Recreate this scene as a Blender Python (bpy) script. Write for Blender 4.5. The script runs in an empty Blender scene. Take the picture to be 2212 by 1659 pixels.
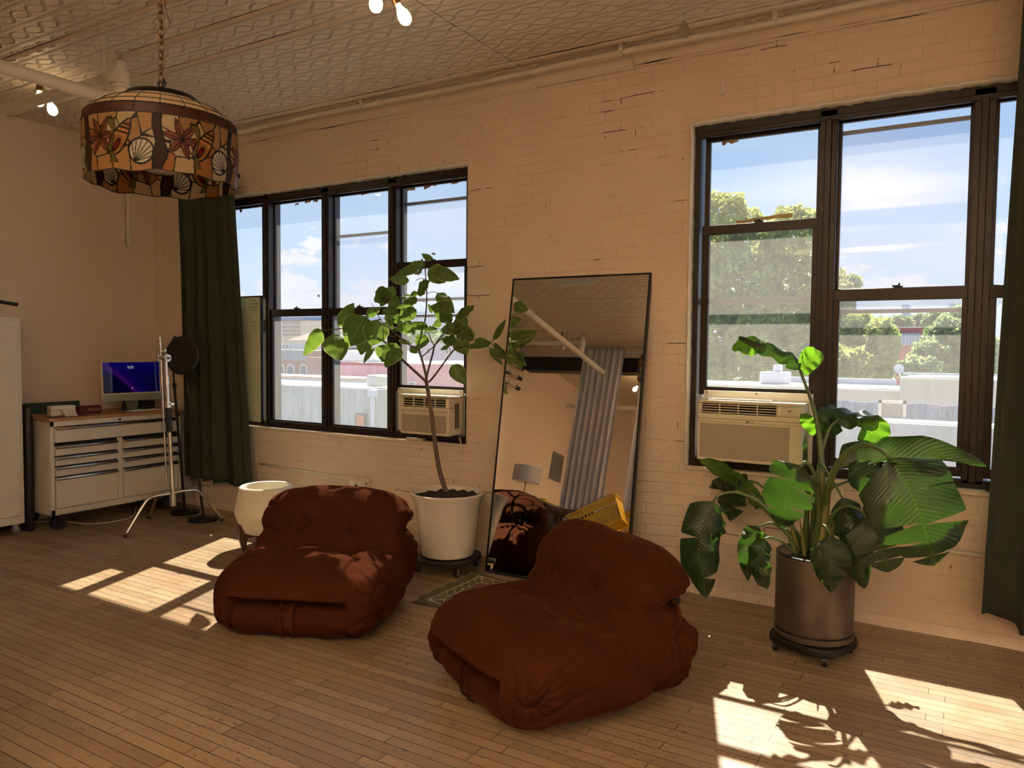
import bpy, bmesh, math, random
import numpy as np
from mathutils import Vector, Matrix, noise as mnoise
random.seed(7)
S = bpy.context.scene
COL = S.collection
PI = math.pi
V = Vector

# ------------------------------------------------------------------ camera
FPX, IW, IH = 1645.0, 2212, 1659
YAW, PITCH, ROLL = math.radians(30.9), math.radians(-2.73), math.radians(0.51)
CAM = V((0.0, -4.635, 1.52))
def _basis():
    cy, sy, cp, sp = math.cos(YAW), math.sin(YAW), math.cos(PITCH), math.sin(PITCH)
    f = V((-sy*cp, cy*cp, sp)); r = V((cy, sy, 0)); u = r.cross(f)
    c, s = math.cos(ROLL), math.sin(ROLL)
    return r*c+u*s, u*c-r*s, f
CR, CU, CF = _basis()
cd = bpy.data.cameras.new('camera'); cam = bpy.data.objects.new('camera', cd); COL.objects.link(cam)
cam.matrix_world = Matrix(((CR.x, CU.x, -CF.x, CAM.x), (CR.y, CU.y, -CF.y, CAM.y), (CR.z, CU.z, -CF.z, CAM.z), (0, 0, 0, 1)))
cd.sensor_width = 36; cd.lens = FPX*36/IW; cd.clip_start = 0.05; cd.clip_end = 2000
S.camera = cam
def ray(x, y): return CF + CR*((x-IW/2)/FPX) - CU*((y-IH/2)/FPX)
def on(x, y, ax, val):
    "point of the world seen in direction (x, y) on the plane coordinate[ax] == val"
    d = ray(x, y); return CAM + d*((val-CAM[ax])/d[ax])
def dep(x, y, t): return CAM + ray(x, y)*t

# ------------------------------------------------------------------ colour management
S.view_settings.view_transform = 'Standard'; S.view_settings.look = 'None'
S.view_settings.exposure = 0.0; S.view_settings.gamma = 1.0; S.view_settings.use_curve_mapping = False
S.cycles.use_denoising = True
try: S.cycles.denoiser = 'OPENIMAGEDENOISE'
except Exception: pass
S.cycles.max_bounces = 8; S.cycles.diffuse_bounces = 4; S.cycles.glossy_bounces = 3
S.cycles.transparent_max_bounces = 16; S.cycles.transmission_bounces = 6
S.cycles.caustics_reflective = False; S.cycles.caustics_refractive = False
S.cycles.sample_clamp_indirect = 25.0

# ------------------------------------------------------------------ sky
W = bpy.data.worlds.new('sky'); S.world = W; W.use_nodes = True
def sky():
    nt = W.node_tree; nt.nodes.clear(); N = nt.nodes.new; L = nt.links.new
    def M(op, a, b=None, c=None):
        n = N('ShaderNodeMath'); n.operation = op
        for i, v in enumerate((a, b, c)):
            if v is None: continue
            if isinstance(v, (int, float)): n.inputs[i].default_value = v
            else: L(v, n.inputs[i])
        return n.outputs[0]
    def ramp(f, stops):
        n = N('ShaderNodeValToRGB'); L(f, n.inputs[0]); e = n.color_ramp.elements
        while len(e) < len(stops): e.new(0.5)
        for i, (p, c) in enumerate(stops): e[i].position = p; e[i].color = (*c, 1) if len(c) == 3 else c
        return n.outputs[0]
    tc = N('ShaderNodeTexCoord'); sep = N('ShaderNodeSeparateXYZ'); L(tc.outputs['Generated'], sep.inputs[0])
    z = sep.outputs[2]
    base = ramp(z, [(0.0, (.66, .80, .95)), (0.12, (.56, .74, .96)), (0.35, (.42, .62, .94)), (0.6, (.26, .46, .86))])
    mp = N('ShaderNodeMapping'); L(tc.outputs['Generated'], mp.inputs[0]); mp.inputs['Scale'].default_value = (5.5, 5.5, 11); mp.inputs['Location'].default_value = (1.3, .4, 0)
    n1 = N('ShaderNodeTexNoise'); L(mp.outputs[0], n1.inputs['Vector']); n1.inputs['Scale'].default_value = 1.6; n1.inputs['Detail'].default_value = 9; n1.inputs['Roughness'].default_value = .62
    # cumulus banks low on the horizon: threshold grows with height
    h = M('ADD', n1.outputs[0], M('MULTIPLY', z, -2.3)); h = M('ADD', h, -.045)
    cl = ramp(h, [(0.22, (0, 0, 0)), (0.27, (1, 1, 1))])
    n2 = N('ShaderNodeTexNoise'); mp2 = N('ShaderNodeMapping'); L(tc.outputs['Generated'], mp2.inputs[0]); mp2.inputs['Scale'].default_value = (2, 2, 9)
    L(mp2.outputs[0], n2.inputs['Vector']); n2.inputs['Scale'].default_value = 1.5; n2.inputs['Detail'].default_value = 6
    wis = ramp(n2.outputs[0], [(0.45, (0, 0, 0)), (0.75, (.55, .55, .55))])
    mx = N('ShaderNodeMix'); mx.data_type = 'RGBA'; L(wis, mx.inputs[0]); L(base, mx.inputs[6]); mx.inputs[7].default_value = (.80, .86, .97, 1)
    cc = ramp(n1.outputs[0], [(0.42, (.74, .80, .90)), (0.62, (.92, .93, .96))])
    m2 = N('ShaderNodeMix'); m2.data_type = 'RGBA'; L(cl, m2.inputs[0]); L(mx.outputs[2], m2.inputs[6]); L(cc, m2.inputs[7])
    bg = N('ShaderNodeBackground'); L(m2.outputs[2], bg.inputs[0]); bg.inputs[1].default_value = SKY
    out = N('ShaderNodeOutputWorld'); L(bg.outputs[0], out.inputs[0])
SKY = 1.0
sky()

# ------------------------------------------------------------------ sun: through the window wall, from the upper left
SUNV = V((.28, -.83, -1.0)).normalized()
sd = bpy.data.lights.new('sun', 'SUN'); sd.energy = 15.5; sd.angle = math.radians(.53); sd.color = (1, .86, .66)
so = bpy.data.objects.new('sun', sd); COL.objects.link(so)
so.rotation_euler = SUNV.to_track_quat('-Z', 'Y').to_euler(); so.location = (-8, 20, 30)
DEEP_W = 610.0
BULB_W = 26.0      # watts of each lit ceiling bulb

# ------------------------------------------------------------------ helpers
OFF = {}
def thing(name, label, cat, loc=(0, 0, 0), rz=0, group=None, kind=None):
    o = bpy.data.objects.new(name, None); COL.objects.link(o); o.location = loc; o.rotation_euler = (0, 0, rz)
    o.empty_display_size = .1
    if kind: o['kind'] = kind
    else: o['label'] = label; o['category'] = cat
    if group: o['group'] = group
    OFF[o.name] = V(loc); return o
def tag(o, label, cat, group=None, kind=None):
    o['label'] = label; o['category'] = cat
    if group: o['group'] = group
    if kind: o['kind'] = kind
    return o
def struct(o): o['kind'] = 'structure'; return o

class MB:
    def __init__(s): s.v = []; s.f = []; s.uv = None
    def add(s, vs, fs):
        b = len(s.v); s.v += [tuple(p) for p in vs]; s.f += [tuple(i+b for i in f) for f in fs]; return s
    def box(s, lo, hi, m=None):
        x0, y0, z0 = lo; x1, y1, z1 = hi
        vs = [V(p) for p in ((x0, y0, z0), (x1, y0, z0), (x1, y1, z0), (x0, y1, z0), (x0, y0, z1), (x1, y0, z1), (x1, y1, z1), (x0, y1, z1))]
        if m is not None: vs = [m @ p for p in vs]
        return s.add(vs, [(0, 3, 2, 1), (4, 5, 6, 7), (0, 1, 5, 4), (1, 2, 6, 5), (2, 3, 7, 6), (3, 0, 4, 7)])
    def hexa(s, a, d):
        "front quad a (4 points), pushed back by vector d"
        a = [V(p) for p in a]; d = V(d)
        return s.add(a+[p+d for p in a], [(0, 1, 2, 3), (7, 6, 5, 4), (0, 4, 5, 1), (1, 5, 6, 2), (2, 6, 7, 3), (3, 7, 4, 0)])
    def tube(s, pts, r, seg=10, cap=True):
        pts = [V(p) for p in pts]; n = len(pts); rs = r if isinstance(r, (list, tuple)) else [r]*n
        vs = []; fs = []; up = None
        for i, p in enumerate(pts):
            t = (pts[min(i+1, n-1)]-pts[max(i-1, 0)]).normalized()
            if up is None: up = V((0, 0, 1)) if abs(t.z) < .9 else V((1, 0, 0))
            a = t.cross(up).normalized(); b = t.cross(a).normalized(); up = -b if True else up
            up = a.cross(t).normalized()
            for k in range(seg):
                w = 2*PI*k/seg; vs.append(p+(a*math.cos(w)+up*math.sin(w))*rs[i])
        for i in range(n-1):
            for k in range(seg):
                fs.append((i*seg+k, i*seg+(k+1) % seg, (i+1)*seg+(k+1) % seg, (i+1)*seg+k))
        if cap: fs.append(tuple(range(seg))[::-1]); fs.append(tuple((n-1)*seg+k for k in range(seg)))
        return s.add(vs, fs)
    def lathe(s, prof, c=(0, 0, 0), seg=48, m=None):
        "prof: list of (r, z)"
        vs = []; fs = []; n = len(prof); c = V(c)
        for (r, z) in prof:
            for k in range(seg):
                w = 2*PI*k/seg; p = V((r*math.cos(w), r*math.sin(w), z))
                vs.append((m @ p if m is not None else p)+c)
        for i in range(n-1):
            for k in range(seg): fs.append((i*seg+k, i*seg+(k+1) % seg, (i+1)*seg+(k+1) % seg, (i+1)*seg+k))
        if prof[0][0] > 1e-6: fs.append(tuple(range(seg))[::-1])
        if prof[-1][0] > 1e-6: fs.append(tuple((n-1)*seg+k for k in range(seg)))
        return s.add(vs, fs)
    def cyl(s, a, b, r, r2=None, seg=24): return s.tube([a, b], [r, r if r2 is None else r2], seg)
    def prism(s, poly, d):
        "poly: ordered 3D polygon, extruded by d"
        a = [V(p) for p in poly]; n = len(a); d = V(d)
        return s.add(a+[p+d for p in a], [tuple(range(n)), tuple(range(n, 2*n))[::-1]]+[(i, i+n, (i+1) % n+n, (i+1) % n) for i in range(n)])
    def sphere(s, c, r, sc=(1, 1, 1), seg=20, ring=12):
        prof = [(max(1e-6, math.sin(PI*i/ring)), -math.cos(PI*i/ring)) for i in range(ring+1)]
        prof[0] = (0.0, -1.0); prof[-1] = (0.0, 1.0)
        vs = []; fs = []
        for (q, z) in prof:
            for k in range(seg):
                w = 2*PI*k/seg; vs.append(V(c)+V((q*math.cos(w)*sc[0], q*math.sin(w)*sc[1], z*sc[2]))*r)
        for i in range(ring):
            for k in range(seg): fs.append((i*seg+k, i*seg+(k+1) % seg, (i+1)*seg+(k+1) % seg, (i+1)*seg+k))
        return s.add(vs, fs)
    def build(s, name, mat, parent=None, smooth=False, bevel=0, local=False, merge=False, label=None, solid=0, subsurf=0, seg=2):
        me = bpy.data.meshes.new(name); o = bpy.data.objects.new(name, me); COL.objects.link(o)
        off = V((0, 0, 0))
        if parent is not None:
            o.parent = parent; off = OFF.get(parent.name, V((0, 0, 0)))
        OFF[o.name] = off
        vs = s.v if (local or off.length == 0) else [(p[0]-off.x, p[1]-off.y, p[2]-off.z) for p in s.v]
        me.from_pydata([tuple(p) for p in vs], [], s.f)
        if s.uv is not None:
            uvl = me.uv_layers.new(name='UVMap')
            li = np.empty(len(me.loops), dtype=np.int32); me.loops.foreach_get('vertex_index', li)
            uvl.data.foreach_set('uv', np.asarray(s.uv, dtype=np.float32)[li].ravel())
        bm = bmesh.new(); bm.from_mesh(me)
        if merge: bmesh.ops.remove_doubles(bm, verts=bm.verts, dist=1e-5)
        if s.uv is None: bmesh.ops.recalc_face_normals(bm, faces=bm.faces)
        bm.to_mesh(me); bm.free()
        if smooth:
            me.polygons.foreach_set('use_smooth', [True]*len(me.polygons))
            if smooth == 'auto':
                try: me.set_sharp_from_angle(angle=math.radians(40))
                except Exception: pass
        me.materials.append(mat)
        if bevel:
            b = o.modifiers.new('bevel', 'BEVEL'); b.width = bevel; b.segments = seg; b.limit_method = 'ANGLE'; b.angle_limit = math.radians(40); b.harden_normals = False
            if not smooth:
                me.polygons.foreach_set('use_smooth', [True]*len(me.polygons))
                try: me.set_sharp_from_angle(angle=math.radians(30))
                except Exception: pass
        if solid:
            b = o.modifiers.new('solid', 'SOLIDIFY'); b.thickness = solid; b.offset = 0
        if subsurf:
            b = o.modifiers.new('sub', 'SUBSURF'); b.levels = subsurf; b.render_levels = subsurf
        if label: o['label'] = label
        return o

def grid(fn, nu, nv, closed_u=False, closed_v=False, uv=False):
    m = MB(); vs = [fn(i/(nu if closed_u else nu-1), j/(nv if closed_v else nv-1)) for j in range(nv) for i in range(nu)]
    fs = []
    for j in range(nv if closed_v else nv-1):
        for i in range(nu if closed_u else nu-1):
            fs.append((j*nu+i, j*nu+(i+1) % nu, ((j+1) % nv)*nu+(i+1) % nu, ((j+1) % nv)*nu+i))
    m.add(vs, fs)
    if uv: m.uv = [(i/(nu-1), j/(nv-1)) for j in range(nv) for i in range(nu)]
    return m
def smooth_pts(pts, n=8):
    "Catmull-Rom through pts"
    P = [V(p) for p in pts]; P = [P[0]*2-P[1]]+P+[P[-1]*2-P[-2]]; out = []
    for i in range(1, len(P)-2):
        for k in range(n):
            t = k/n; a, b, c, d = P[i-1], P[i], P[i+1], P[i+2]
            out.append(.5*((2*b)+(c-a)*t+(2*a-5*b+4*c-d)*t*t+(-a+3*b-3*c+d)*t**3))
    out.append(P[-2]); return out
def copy_tree(o, parent=None, label=None):
    c = o.copy(); COL.objects.link(c); OFF[c.name] = OFF.get(o.name, V((0, 0, 0)))
    if parent is not None: c.parent = parent
    if label: c['label'] = label
    for ch in list(o.children): copy_tree(ch, c)
    return c
def text(txt, name, mat, parent, size, mtx, ext=.0005, local=False, align='CENTER'):
    cu = bpy.data.curves.new(name, 'FONT'); cu.body = txt; cu.size = size; cu.extrude = ext; cu.align_x = align; cu.align_y = 'CENTER'
    t = bpy.data.objects.new(name+'_tmp', cu); COL.objects.link(t)
    dg = bpy.context.evaluated_depsgraph_get(); dg.update(); me = bpy.data.meshes.new_from_object(t.evaluated_get(dg))
    bpy.data.objects.remove(t); me.transform(mtx)
    off = OFF.get(parent.name, V((0, 0, 0))) if parent and not local else V((0, 0, 0))
    me.transform(Matrix.Translation(-off)); me.name = name
    o = bpy.data.objects.new(name, me); COL.objects.link(o); o.parent = parent; OFF[o.name] = off
    me.materials.clear(); me.materials.append(mat); return o
def sst(a, b, x):
    t = min(1, max(0, (x-a)/(b-a))) if a != b else (1 if x > a else 0); return t*t*(3-2*t)

# ------------------------------------------------------------------ materials
class NT:
    def __init__(s, name):
        s.m = bpy.data.materials.new(name); s.m.use_nodes = True; s.t = s.m.node_tree; s.t.nodes.clear()
        s.N = s.t.nodes.new; s.L = s.t.links.new
        s.out = s.N('ShaderNodeOutputMaterial')
    def set(s, n, k, v):
        if hasattr(v, 'is_linked') or hasattr(v, 'node'): s.L(v, n.inputs[k])
        else: n.inputs[k].default_value = v
    def math(s, op, a, b=None, c=None, clamp=False):
        n = s.N('ShaderNodeMath'); n.operation = op; n.use_clamp = clamp
        for i, v in enumerate((a, b, c)):
            if v is not None: s.set(n, i, v)
        return n.outputs[0]
    def coord(s, kind='Object'): return s.N('ShaderNodeTexCoord').outputs[kind]
    def mapping(s, vec, scale=(1, 1, 1), loc=(0, 0, 0), rot=(0, 0, 0)):
        n = s.N('ShaderNodeMapping'); s.L(vec, n.inputs[0]); n.inputs['Scale'].default_value = scale; n.inputs['Location'].default_value = loc; n.inputs['Rotation'].default_value = rot; return n.outputs[0]
    def noise(s, vec, scale, detail=4, rough=.5, out=0):
        n = s.N('ShaderNodeTexNoise'); s.L(vec, n.inputs['Vector']); n.inputs['Scale'].default_value = scale; n.inputs['Detail'].default_value = detail; n.inputs['Roughness'].default_value = rough; return n.outputs[out]
    def ramp(s, f, stops, interp='LINEAR'):
        n = s.N('ShaderNodeValToRGB'); s.L(f, n.inputs[0]); e = n.color_ramp.elements; n.color_ramp.interpolation = interp
        while len(e) < len(stops): e.new(.5)
        for i, (p, c) in enumerate(stops):
            e[i].position = p; c = (c, c, c) if isinstance(c, (int, float)) else c; e[i].color = (*c[:3], 1)
        return n.outputs[0]
    def mix(s, f, a, b, mode='MIX'):
        n = s.N('ShaderNodeMix'); n.data_type = 'RGBA'; n.blend_type = mode
        for i, v in ((0, f), (6, a), (7, b)):
            if isinstance(v, tuple) and len(v) == 3: v = (*v, 1)
            s.set(n, i, v)
        return n.outputs[2]
    def bump(s, h, strength=.3, dist=.01, normal=None):
        n = s.N('ShaderNodeBump'); s.L(h, n.inputs['Height']); n.inputs['Strength'].default_value = strength; n.inputs['Distance'].default_value = dist
        if normal is not None: s.L(normal, n.inputs['Normal'])
        return n.outputs[0]
    def bsdf(s, color=(.5, .5, .5), rough=.5, metal=0, normal=None, **k):
        n = s.N('ShaderNodeBsdfPrincipled')
        if isinstance(color, tuple): n.inputs['Base Color'].default_value = (*color[:3], 1)
        else: s.L(color, n.inputs['Base Color'])
        s.set(n, 'Roughness', rough); s.set(n, 'Metallic', metal)
        if normal is not None: s.L(normal, n.inputs['Normal'])
        for kk, v in k.items():
            kk = kk.replace('_', ' ')
            if isinstance(v, tuple) and len(v) == 3: v = (*v, 1)
            s.set(n, kk, v)
        return n.outputs[0]
    def done(s, sh): s.L(sh, s.out.inputs[0]); return s.m
def simple(name, color, rough=.5, metal=0, bump=0, bscale=80, var=0, **k):
    t = NT(name); c = color; nrm = None
    if var or bump:
        co = t.coord(); nz = t.noise(co, bscale, 4)
    if var: c = t.mix(t.noise(co, 6, 5, .6), tuple(max(0, x*(1-var)) for x in color), tuple(min(1, x*(1+var)) for x in color))
    if bump: nrm = t.bump(nz, bump, .005)
    return t.done(t.bsdf(c, rough, metal, nrm, **k))
def brick_paint():
    t = NT('painted_brick'); co = t.coord(); sep = t.N('ShaderNodeSeparateXYZ'); t.L(co, sep.inputs[0])
    cb = t.N('ShaderNodeCombineXYZ'); wob = t.noise(co, 2.2, 3)
    xx = t.math('ADD', t.math('ADD', sep.outputs[0], t.math('ADD', sep.outputs[1], 60.0)), t.math('MULTIPLY', wob, .06)); zz = t.math('ADD', sep.outputs[2], t.math('MULTIPLY', t.noise(co, 3.1, 3), .035))
    t.L(xx, cb.inputs[0]); t.L(zz, cb.inputs[1])
    br = t.N('ShaderNodeTexBrick'); t.L(cb.outputs[0], br.inputs['Vector']); br.inputs['Scale'].default_value = 1
    br.inputs['Brick Width'].default_value = .215; br.inputs['Row Height'].default_value = .0685; br.inputs['Mortar Size'].default_value = .006; br.inputs['Mortar Smooth'].default_value = .9
    br.inputs['Color1'].default_value = (.8, .8, .8, 1); br.inputs['Color2'].default_value = (1, 1, 1, 1); br.inputs['Mortar'].default_value = (0, 0, 0, 1)
    mort = br.outputs['Fac']
    # paint fills many joints: keep them only in patches
    patch = t.ramp(t.noise(co, 1.6, 4, .6), [(.40, .0), (.64, 1)])
    joint = t.math('MULTIPLY', mort, patch)
    rough = t.noise(co, 26, 6, .65); big = t.noise(co, 5, 4)
    h = t.math('ADD', t.math('MULTIPLY', joint, -1.0), t.math('ADD', t.math('MULTIPLY', rough, .55), t.math('MULTIPLY', big, .8)))
    # chips and nail holes
    vo = t.N('ShaderNodeTexVoronoi'); t.L(t.mapping(co, (1, 1, 1.6)), vo.inputs['Vector']); vo.inputs['Scale'].default_value = 7
    hole = t.math('LESS_THAN', t.math('ADD', vo.outputs['Distance'], t.math('MULTIPLY', t.noise(co, 30, 3), .09)), .078)
    hole = t.math('MULTIPLY', hole, t.math('GREATER_THAN', t.noise(t.mapping(co, (1, 1, 1), (9, 3, 5)), 1.9, 2), .47))
    crack = t.math('MULTIPLY', t.math('GREATER_THAN', mort, .75), t.math('GREATER_THAN', t.noise(t.mapping(co, (.6, 1, 4)), 2.3, 5, .7), .60))
    dark = t.math('MAXIMUM', hole, crack)
    col = t.mix(t.noise(co, 3, 5, .6), (.72, .59, .46), (.82, .69, .55))
    col = t.mix(t.math('MULTIPLY', joint, .08), col, (.40, .34, .27))
    col = t.mix(dark, col, (.10, .07, .05))
    h = t.math('ADD', h, t.math('MULTIPLY', dark, -.8))
    return t.done(t.bsdf(col, .55, 0, t.bump(h, .42, .012)))
M_BRICK = brick_paint()
M_WALL = simple('cream_wall_paint', (.75, .62, .49), .6, bump=.08, bscale=60)
M_TRIMW = simple('cream_trim_paint', (.77, .66, .53), .5, bump=.25, bscale=14)
M_CAULK = simple('white_caulk', (.82, .80, .74), .7, bump=.5, bscale=30)
def tin():
    t = NT('pressed_tin'); co = t.coord(); sep = t.N('ShaderNodeSeparateXYZ'); t.L(co, sep.inputs[0]); x, y = sep.outputs[0], sep.outputs[1]
    wob = t.math('MULTIPLY', t.noise(co, 1.5, 2), .02); y = t.math('ADD', y, wob)
    P = .155; yc = t.math('SUBTRACT', t.math('MODULO', t.math('ADD', y, 20.0), P), P/2)
    s = t.math('MULTIPLY', t.math('SINE', t.math('MULTIPLY', x, 2*PI/.32)), .042)
    def ridge(d, w): return t.math('POWER', 2.718, t.math('MULTIPLY', t.math('MULTIPLY', t.math('DIVIDE', d, w), t.math('DIVIDE', d, w)), -1.0))
    a = ridge(t.math('SUBTRACT', yc, s), .009); b = ridge(t.math('ADD', yc, s), .009)
    yl = t.math('ABSOLUTE', yc); bead = ridge(t.math('SUBTRACT', yl, P/2-.006), .006)
    h = t.math('ADD', t.math('MAXIMUM', a, b), t.math('MULTIPLY', bead, .9))
    h = t.math('ADD', h, t.math('MULTIPLY', t.noise(co, 9, 4, .6), .9))
    col = t.mix(t.noise(co, 1.4, 4), (.74, .64, .52), (.82, .73, .60))
    col = t.mix(t.math('MULTIPLY', t.math('MAXIMUM', a, b), .16), col, (.45, .37, .28))
    return t.done(t.bsdf(col, .5, 0, t.bump(h, .75, .018)))
M_TIN = tin()
def floor_mat():
    t = NT('maple_strip_floor'); co = t.coord()
    def brick(w, off, c1, c2, mo):
        br = t.N('ShaderNodeTexBrick'); t.L(t.mapping(co, (1, 1, 1), off), br.inputs['Vector']); br.inputs['Scale'].default_value = 1
        br.inputs['Brick Width'].default_value = w; br.inputs['Row Height'].default_value = .0572; br.inputs['Mortar Size'].default_value = .0021; br.inputs['Mortar Smooth'].default_value = .15
        br.offset = .37; br.offset_frequency = 3; br.squash = .62; br.squash_frequency = 5
        br.inputs['Color1'].default_value = (*c1, 1); br.inputs['Color2'].default_value = (*c2, 1); br.inputs['Mortar'].default_value = (*mo, 1); br.inputs['Bias'].default_value = 0
        return br
    br = brick(.92, (50.3, 40.01, 0), (0, 0, 0), (1, 1, 1), (.5, .5, .5))
    tone = br.outputs['Color']
    gap = br.outputs['Fac']
    g = t.noise(t.mapping(co, (3, 60, 1)), 1.5, 6, .62)
    g2 = t.noise(t.mapping(co, (1.2, 6, 1)), 1.3, 5, .6)
    base = t.ramp(tone, [(0, (.22, .152, .086)), (.45, (.31, .220, .128)), (1, (.40, .288, .170))])
    base = t.mix(t.math('MULTIPLY', g, .35), base, (.27, .165, .085))
    base = t.mix(t.ramp(g2, [(.42, 0), (.72, .55)]), base, (.30, .20, .12))
    # wear: grey scuffs, ink black flecks and gouges
    fl = t.noise(t.mapping(co, (14, 30, 1)), 2.2, 6, .68); fl2 = t.noise(t.mapping(co, (2.2, 3, 1), (4, 4, 0)), 1.2, 3)
    fleck = t.math('MULTIPLY', t.math('GREATER_THAN', fl, .595), t.math('GREATER_THAN', fl2, .46))
    base = t.mix(t.math('MULTIPLY', fleck, .8), base, (.10, .075, .06))
    vo = t.N('ShaderNodeTexVoronoi'); t.L(t.mapping(co, (1.3, 2.2, 1)), vo.inputs['Vector']); vo.inputs['Scale'].default_value = 9
    spot = t.math('LESS_THAN', t.math('ADD', vo.outputs['Distance'], t.math('MULTIPLY', t.noise(co, 45, 4), .24)), t.ramp(t.noise(t.mapping(co, (1, 1, 1), (7, 1, 0)), 3.2, 3), [(.4, .06), (.7, .25)]))
    base = t.mix(t.math('MULTIPLY', spot, .85), base, (.07, .05, .04))
    wear = t.ramp(t.noise(co, .9, 4, .6), [(.45, 0), (.7, .35)])
    base = t.mix(wear, base, (.42, .33, .24))
    sep = t.N('ShaderNodeSeparateXYZ'); t.L(co, sep.inputs[0])
    wide = t.math('GREATER_THAN', t.noise(t.mapping(co, (.35, 17.48, 1)), 1, 0), .56)
    base = t.mix(t.math('MULTIPLY', gap, t.math('ADD', .88, t.math('MULTIPLY', wide, .12))), base, (.025, .013, .006))
    h = t.math('ADD', t.math('MULTIPLY', gap, -1), t.math('ADD', t.math('MULTIPLY', tone, .5), t.math('MULTIPLY', g, .18)))
    rough = t.ramp(t.noise(co, 6, 5), [(.3, .30), (.7, .48)])
    return t.done(t.bsdf(base, rough, 0, t.bump(h, .25, .003), Specular_IOR_Level=.5))
M_FLOOR = floor_mat()
M_FRAME = simple('dark_brown_window_paint', (.013, .0065, .006), .36, bump=.1, bscale=30)
M_BAR = simple('storm_bar_aluminium', (.25, .25, .27), .4, .5)
def glass_mat(name, haze, tint, streak=True):
    t = NT(name); co = t.coord()
    tr = t.N('ShaderNodeBsdfTransparent'); tr.inputs[0].default_value = (*tint, 1)
    gl = t.N('ShaderNodeBsdfGlossy'); gl.inputs['Roughness'].default_value = .02; gl.inputs[0].default_value = (1, 1, 1, 1)
    df = t.N('ShaderNodeBsdfTranslucent'); df.inputs[0].default_value = (.9, .92, .95, 1)
    if streak:
        st = t.noise(t.mapping(co, (26, 1, 3.0), rot=(0, .35, 0)), 1, 5, .6); dots = t.noise(co, 170, 2)
        f = t.math('MULTIPLY', t.math('ADD', t.ramp(st, [(.35, .9), (.75, 1.12)]), t.math('MULTIPLY', t.math('GREATER_THAN', dots, .68), 1.0)), haze)
    else: f = haze
    m1 = t.N('ShaderNodeMixShader'); t.set(m1, 0, f); t.L(tr.outputs[0], m1.inputs[1]); t.L(df.outputs[0], m1.inputs[2])
    lw = t.N('ShaderNodeLayerWeight'); lw.inputs[0].default_value = .5
    m2 = t.N('ShaderNodeMixShader'); t.set(m2, 0, t.math('ADD', .02, t.math('MULTIPLY', t.math('POWER', lw.outputs['Facing'], 4.0), .35))); t.L(m1.outputs[0], m2.inputs[1]); t.L(gl.outputs[0], m2.inputs[2])
    return t.done(m2.outputs[0])
M_GLASS = glass_mat('dusty_window_glass', .028, (.97, .985, 1))
M_GLASS2 = glass_mat('dirty_lower_glass', .055, (.94, .97, .98))
M_SCREEN = glass_mat('insect_screen', .04, (.90, .91, .95), False)
M_WHITEP = simple('white_plastic', (.80, .77, .68), .4)
M_CREAMP = simple('cream_plastic', (.72, .66, .50), .45)
M_BLACK = simple('black_plastic', (.012, .012, .013), .45)
M_BLACKM = simple('black_metal', (.02, .02, .02), .35, .6)
M_VOID = simple('dark_interior', (.006, .006, .007), .8)
M_CHROME = simple('chrome', (.78, .76, .72), .16, 1)
M_STEEL = simple('brushed_steel', (.62, .60, .57), .32, 1, bump=.05, bscale=200)
M_BRASS = simple('aged_brass', (.20, .12, .06), .4, .9)
M_PIPE = simple('white_painted_pipe', (.76, .71, .61), .4, bump=.1, bscale=40)
def velvet():
    t = NT('rust_velvet'); co = t.coord(); n1 = t.noise(co, 7, 4, .6); n2 = t.noise(co, 420, 2)
    col = t.mix(n1, (.040, .0124, .0062), (.068, .0205, .0098))
    h = t.math('ADD', t.math('MULTIPLY', n2, .12), t.math('MULTIPLY', t.noise(co, 18, 3), .25))
    return t.done(t.bsdf(col, .82, 0, t.bump(h, .25, .006), Sheen_Weight=.10, Sheen_Roughness=.35, Sheen_Tint=(.95, .40, .22), Specular_IOR_Level=0.0))
M_VELVET = velvet()
def curtain(name, c, tr=.12):
    t = NT(name); co = t.coord(); w = t.noise(t.mapping(co, (1, 1, 1)), 350, 2)
    col = t.mix(t.noise(co, 2, 4), tuple(x*.85 for x in c), c)
    b = t.bsdf(col, .9, 0, t.bump(t.math('ADD', t.math('MULTIPLY', w, .05), t.noise(co, 9, 3)), .15, .01))
    tl = t.N('ShaderNodeBsdfTranslucent'); t.L(col, tl.inputs[0])
    m = t.N('ShaderNodeMixShader'); m.inputs[0].default_value = tr; t.L(b, m.inputs[1]); t.L(tl.outputs[0], m.inputs[2])
    return t.done(m.outputs[0])
M_GREENC = curtain('dark_green_curtain_cloth', (.036, .050, .033), .06)
M_WHITEC = curtain('white_curtain_cloth', (.86, .83, .86), .25)
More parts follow.
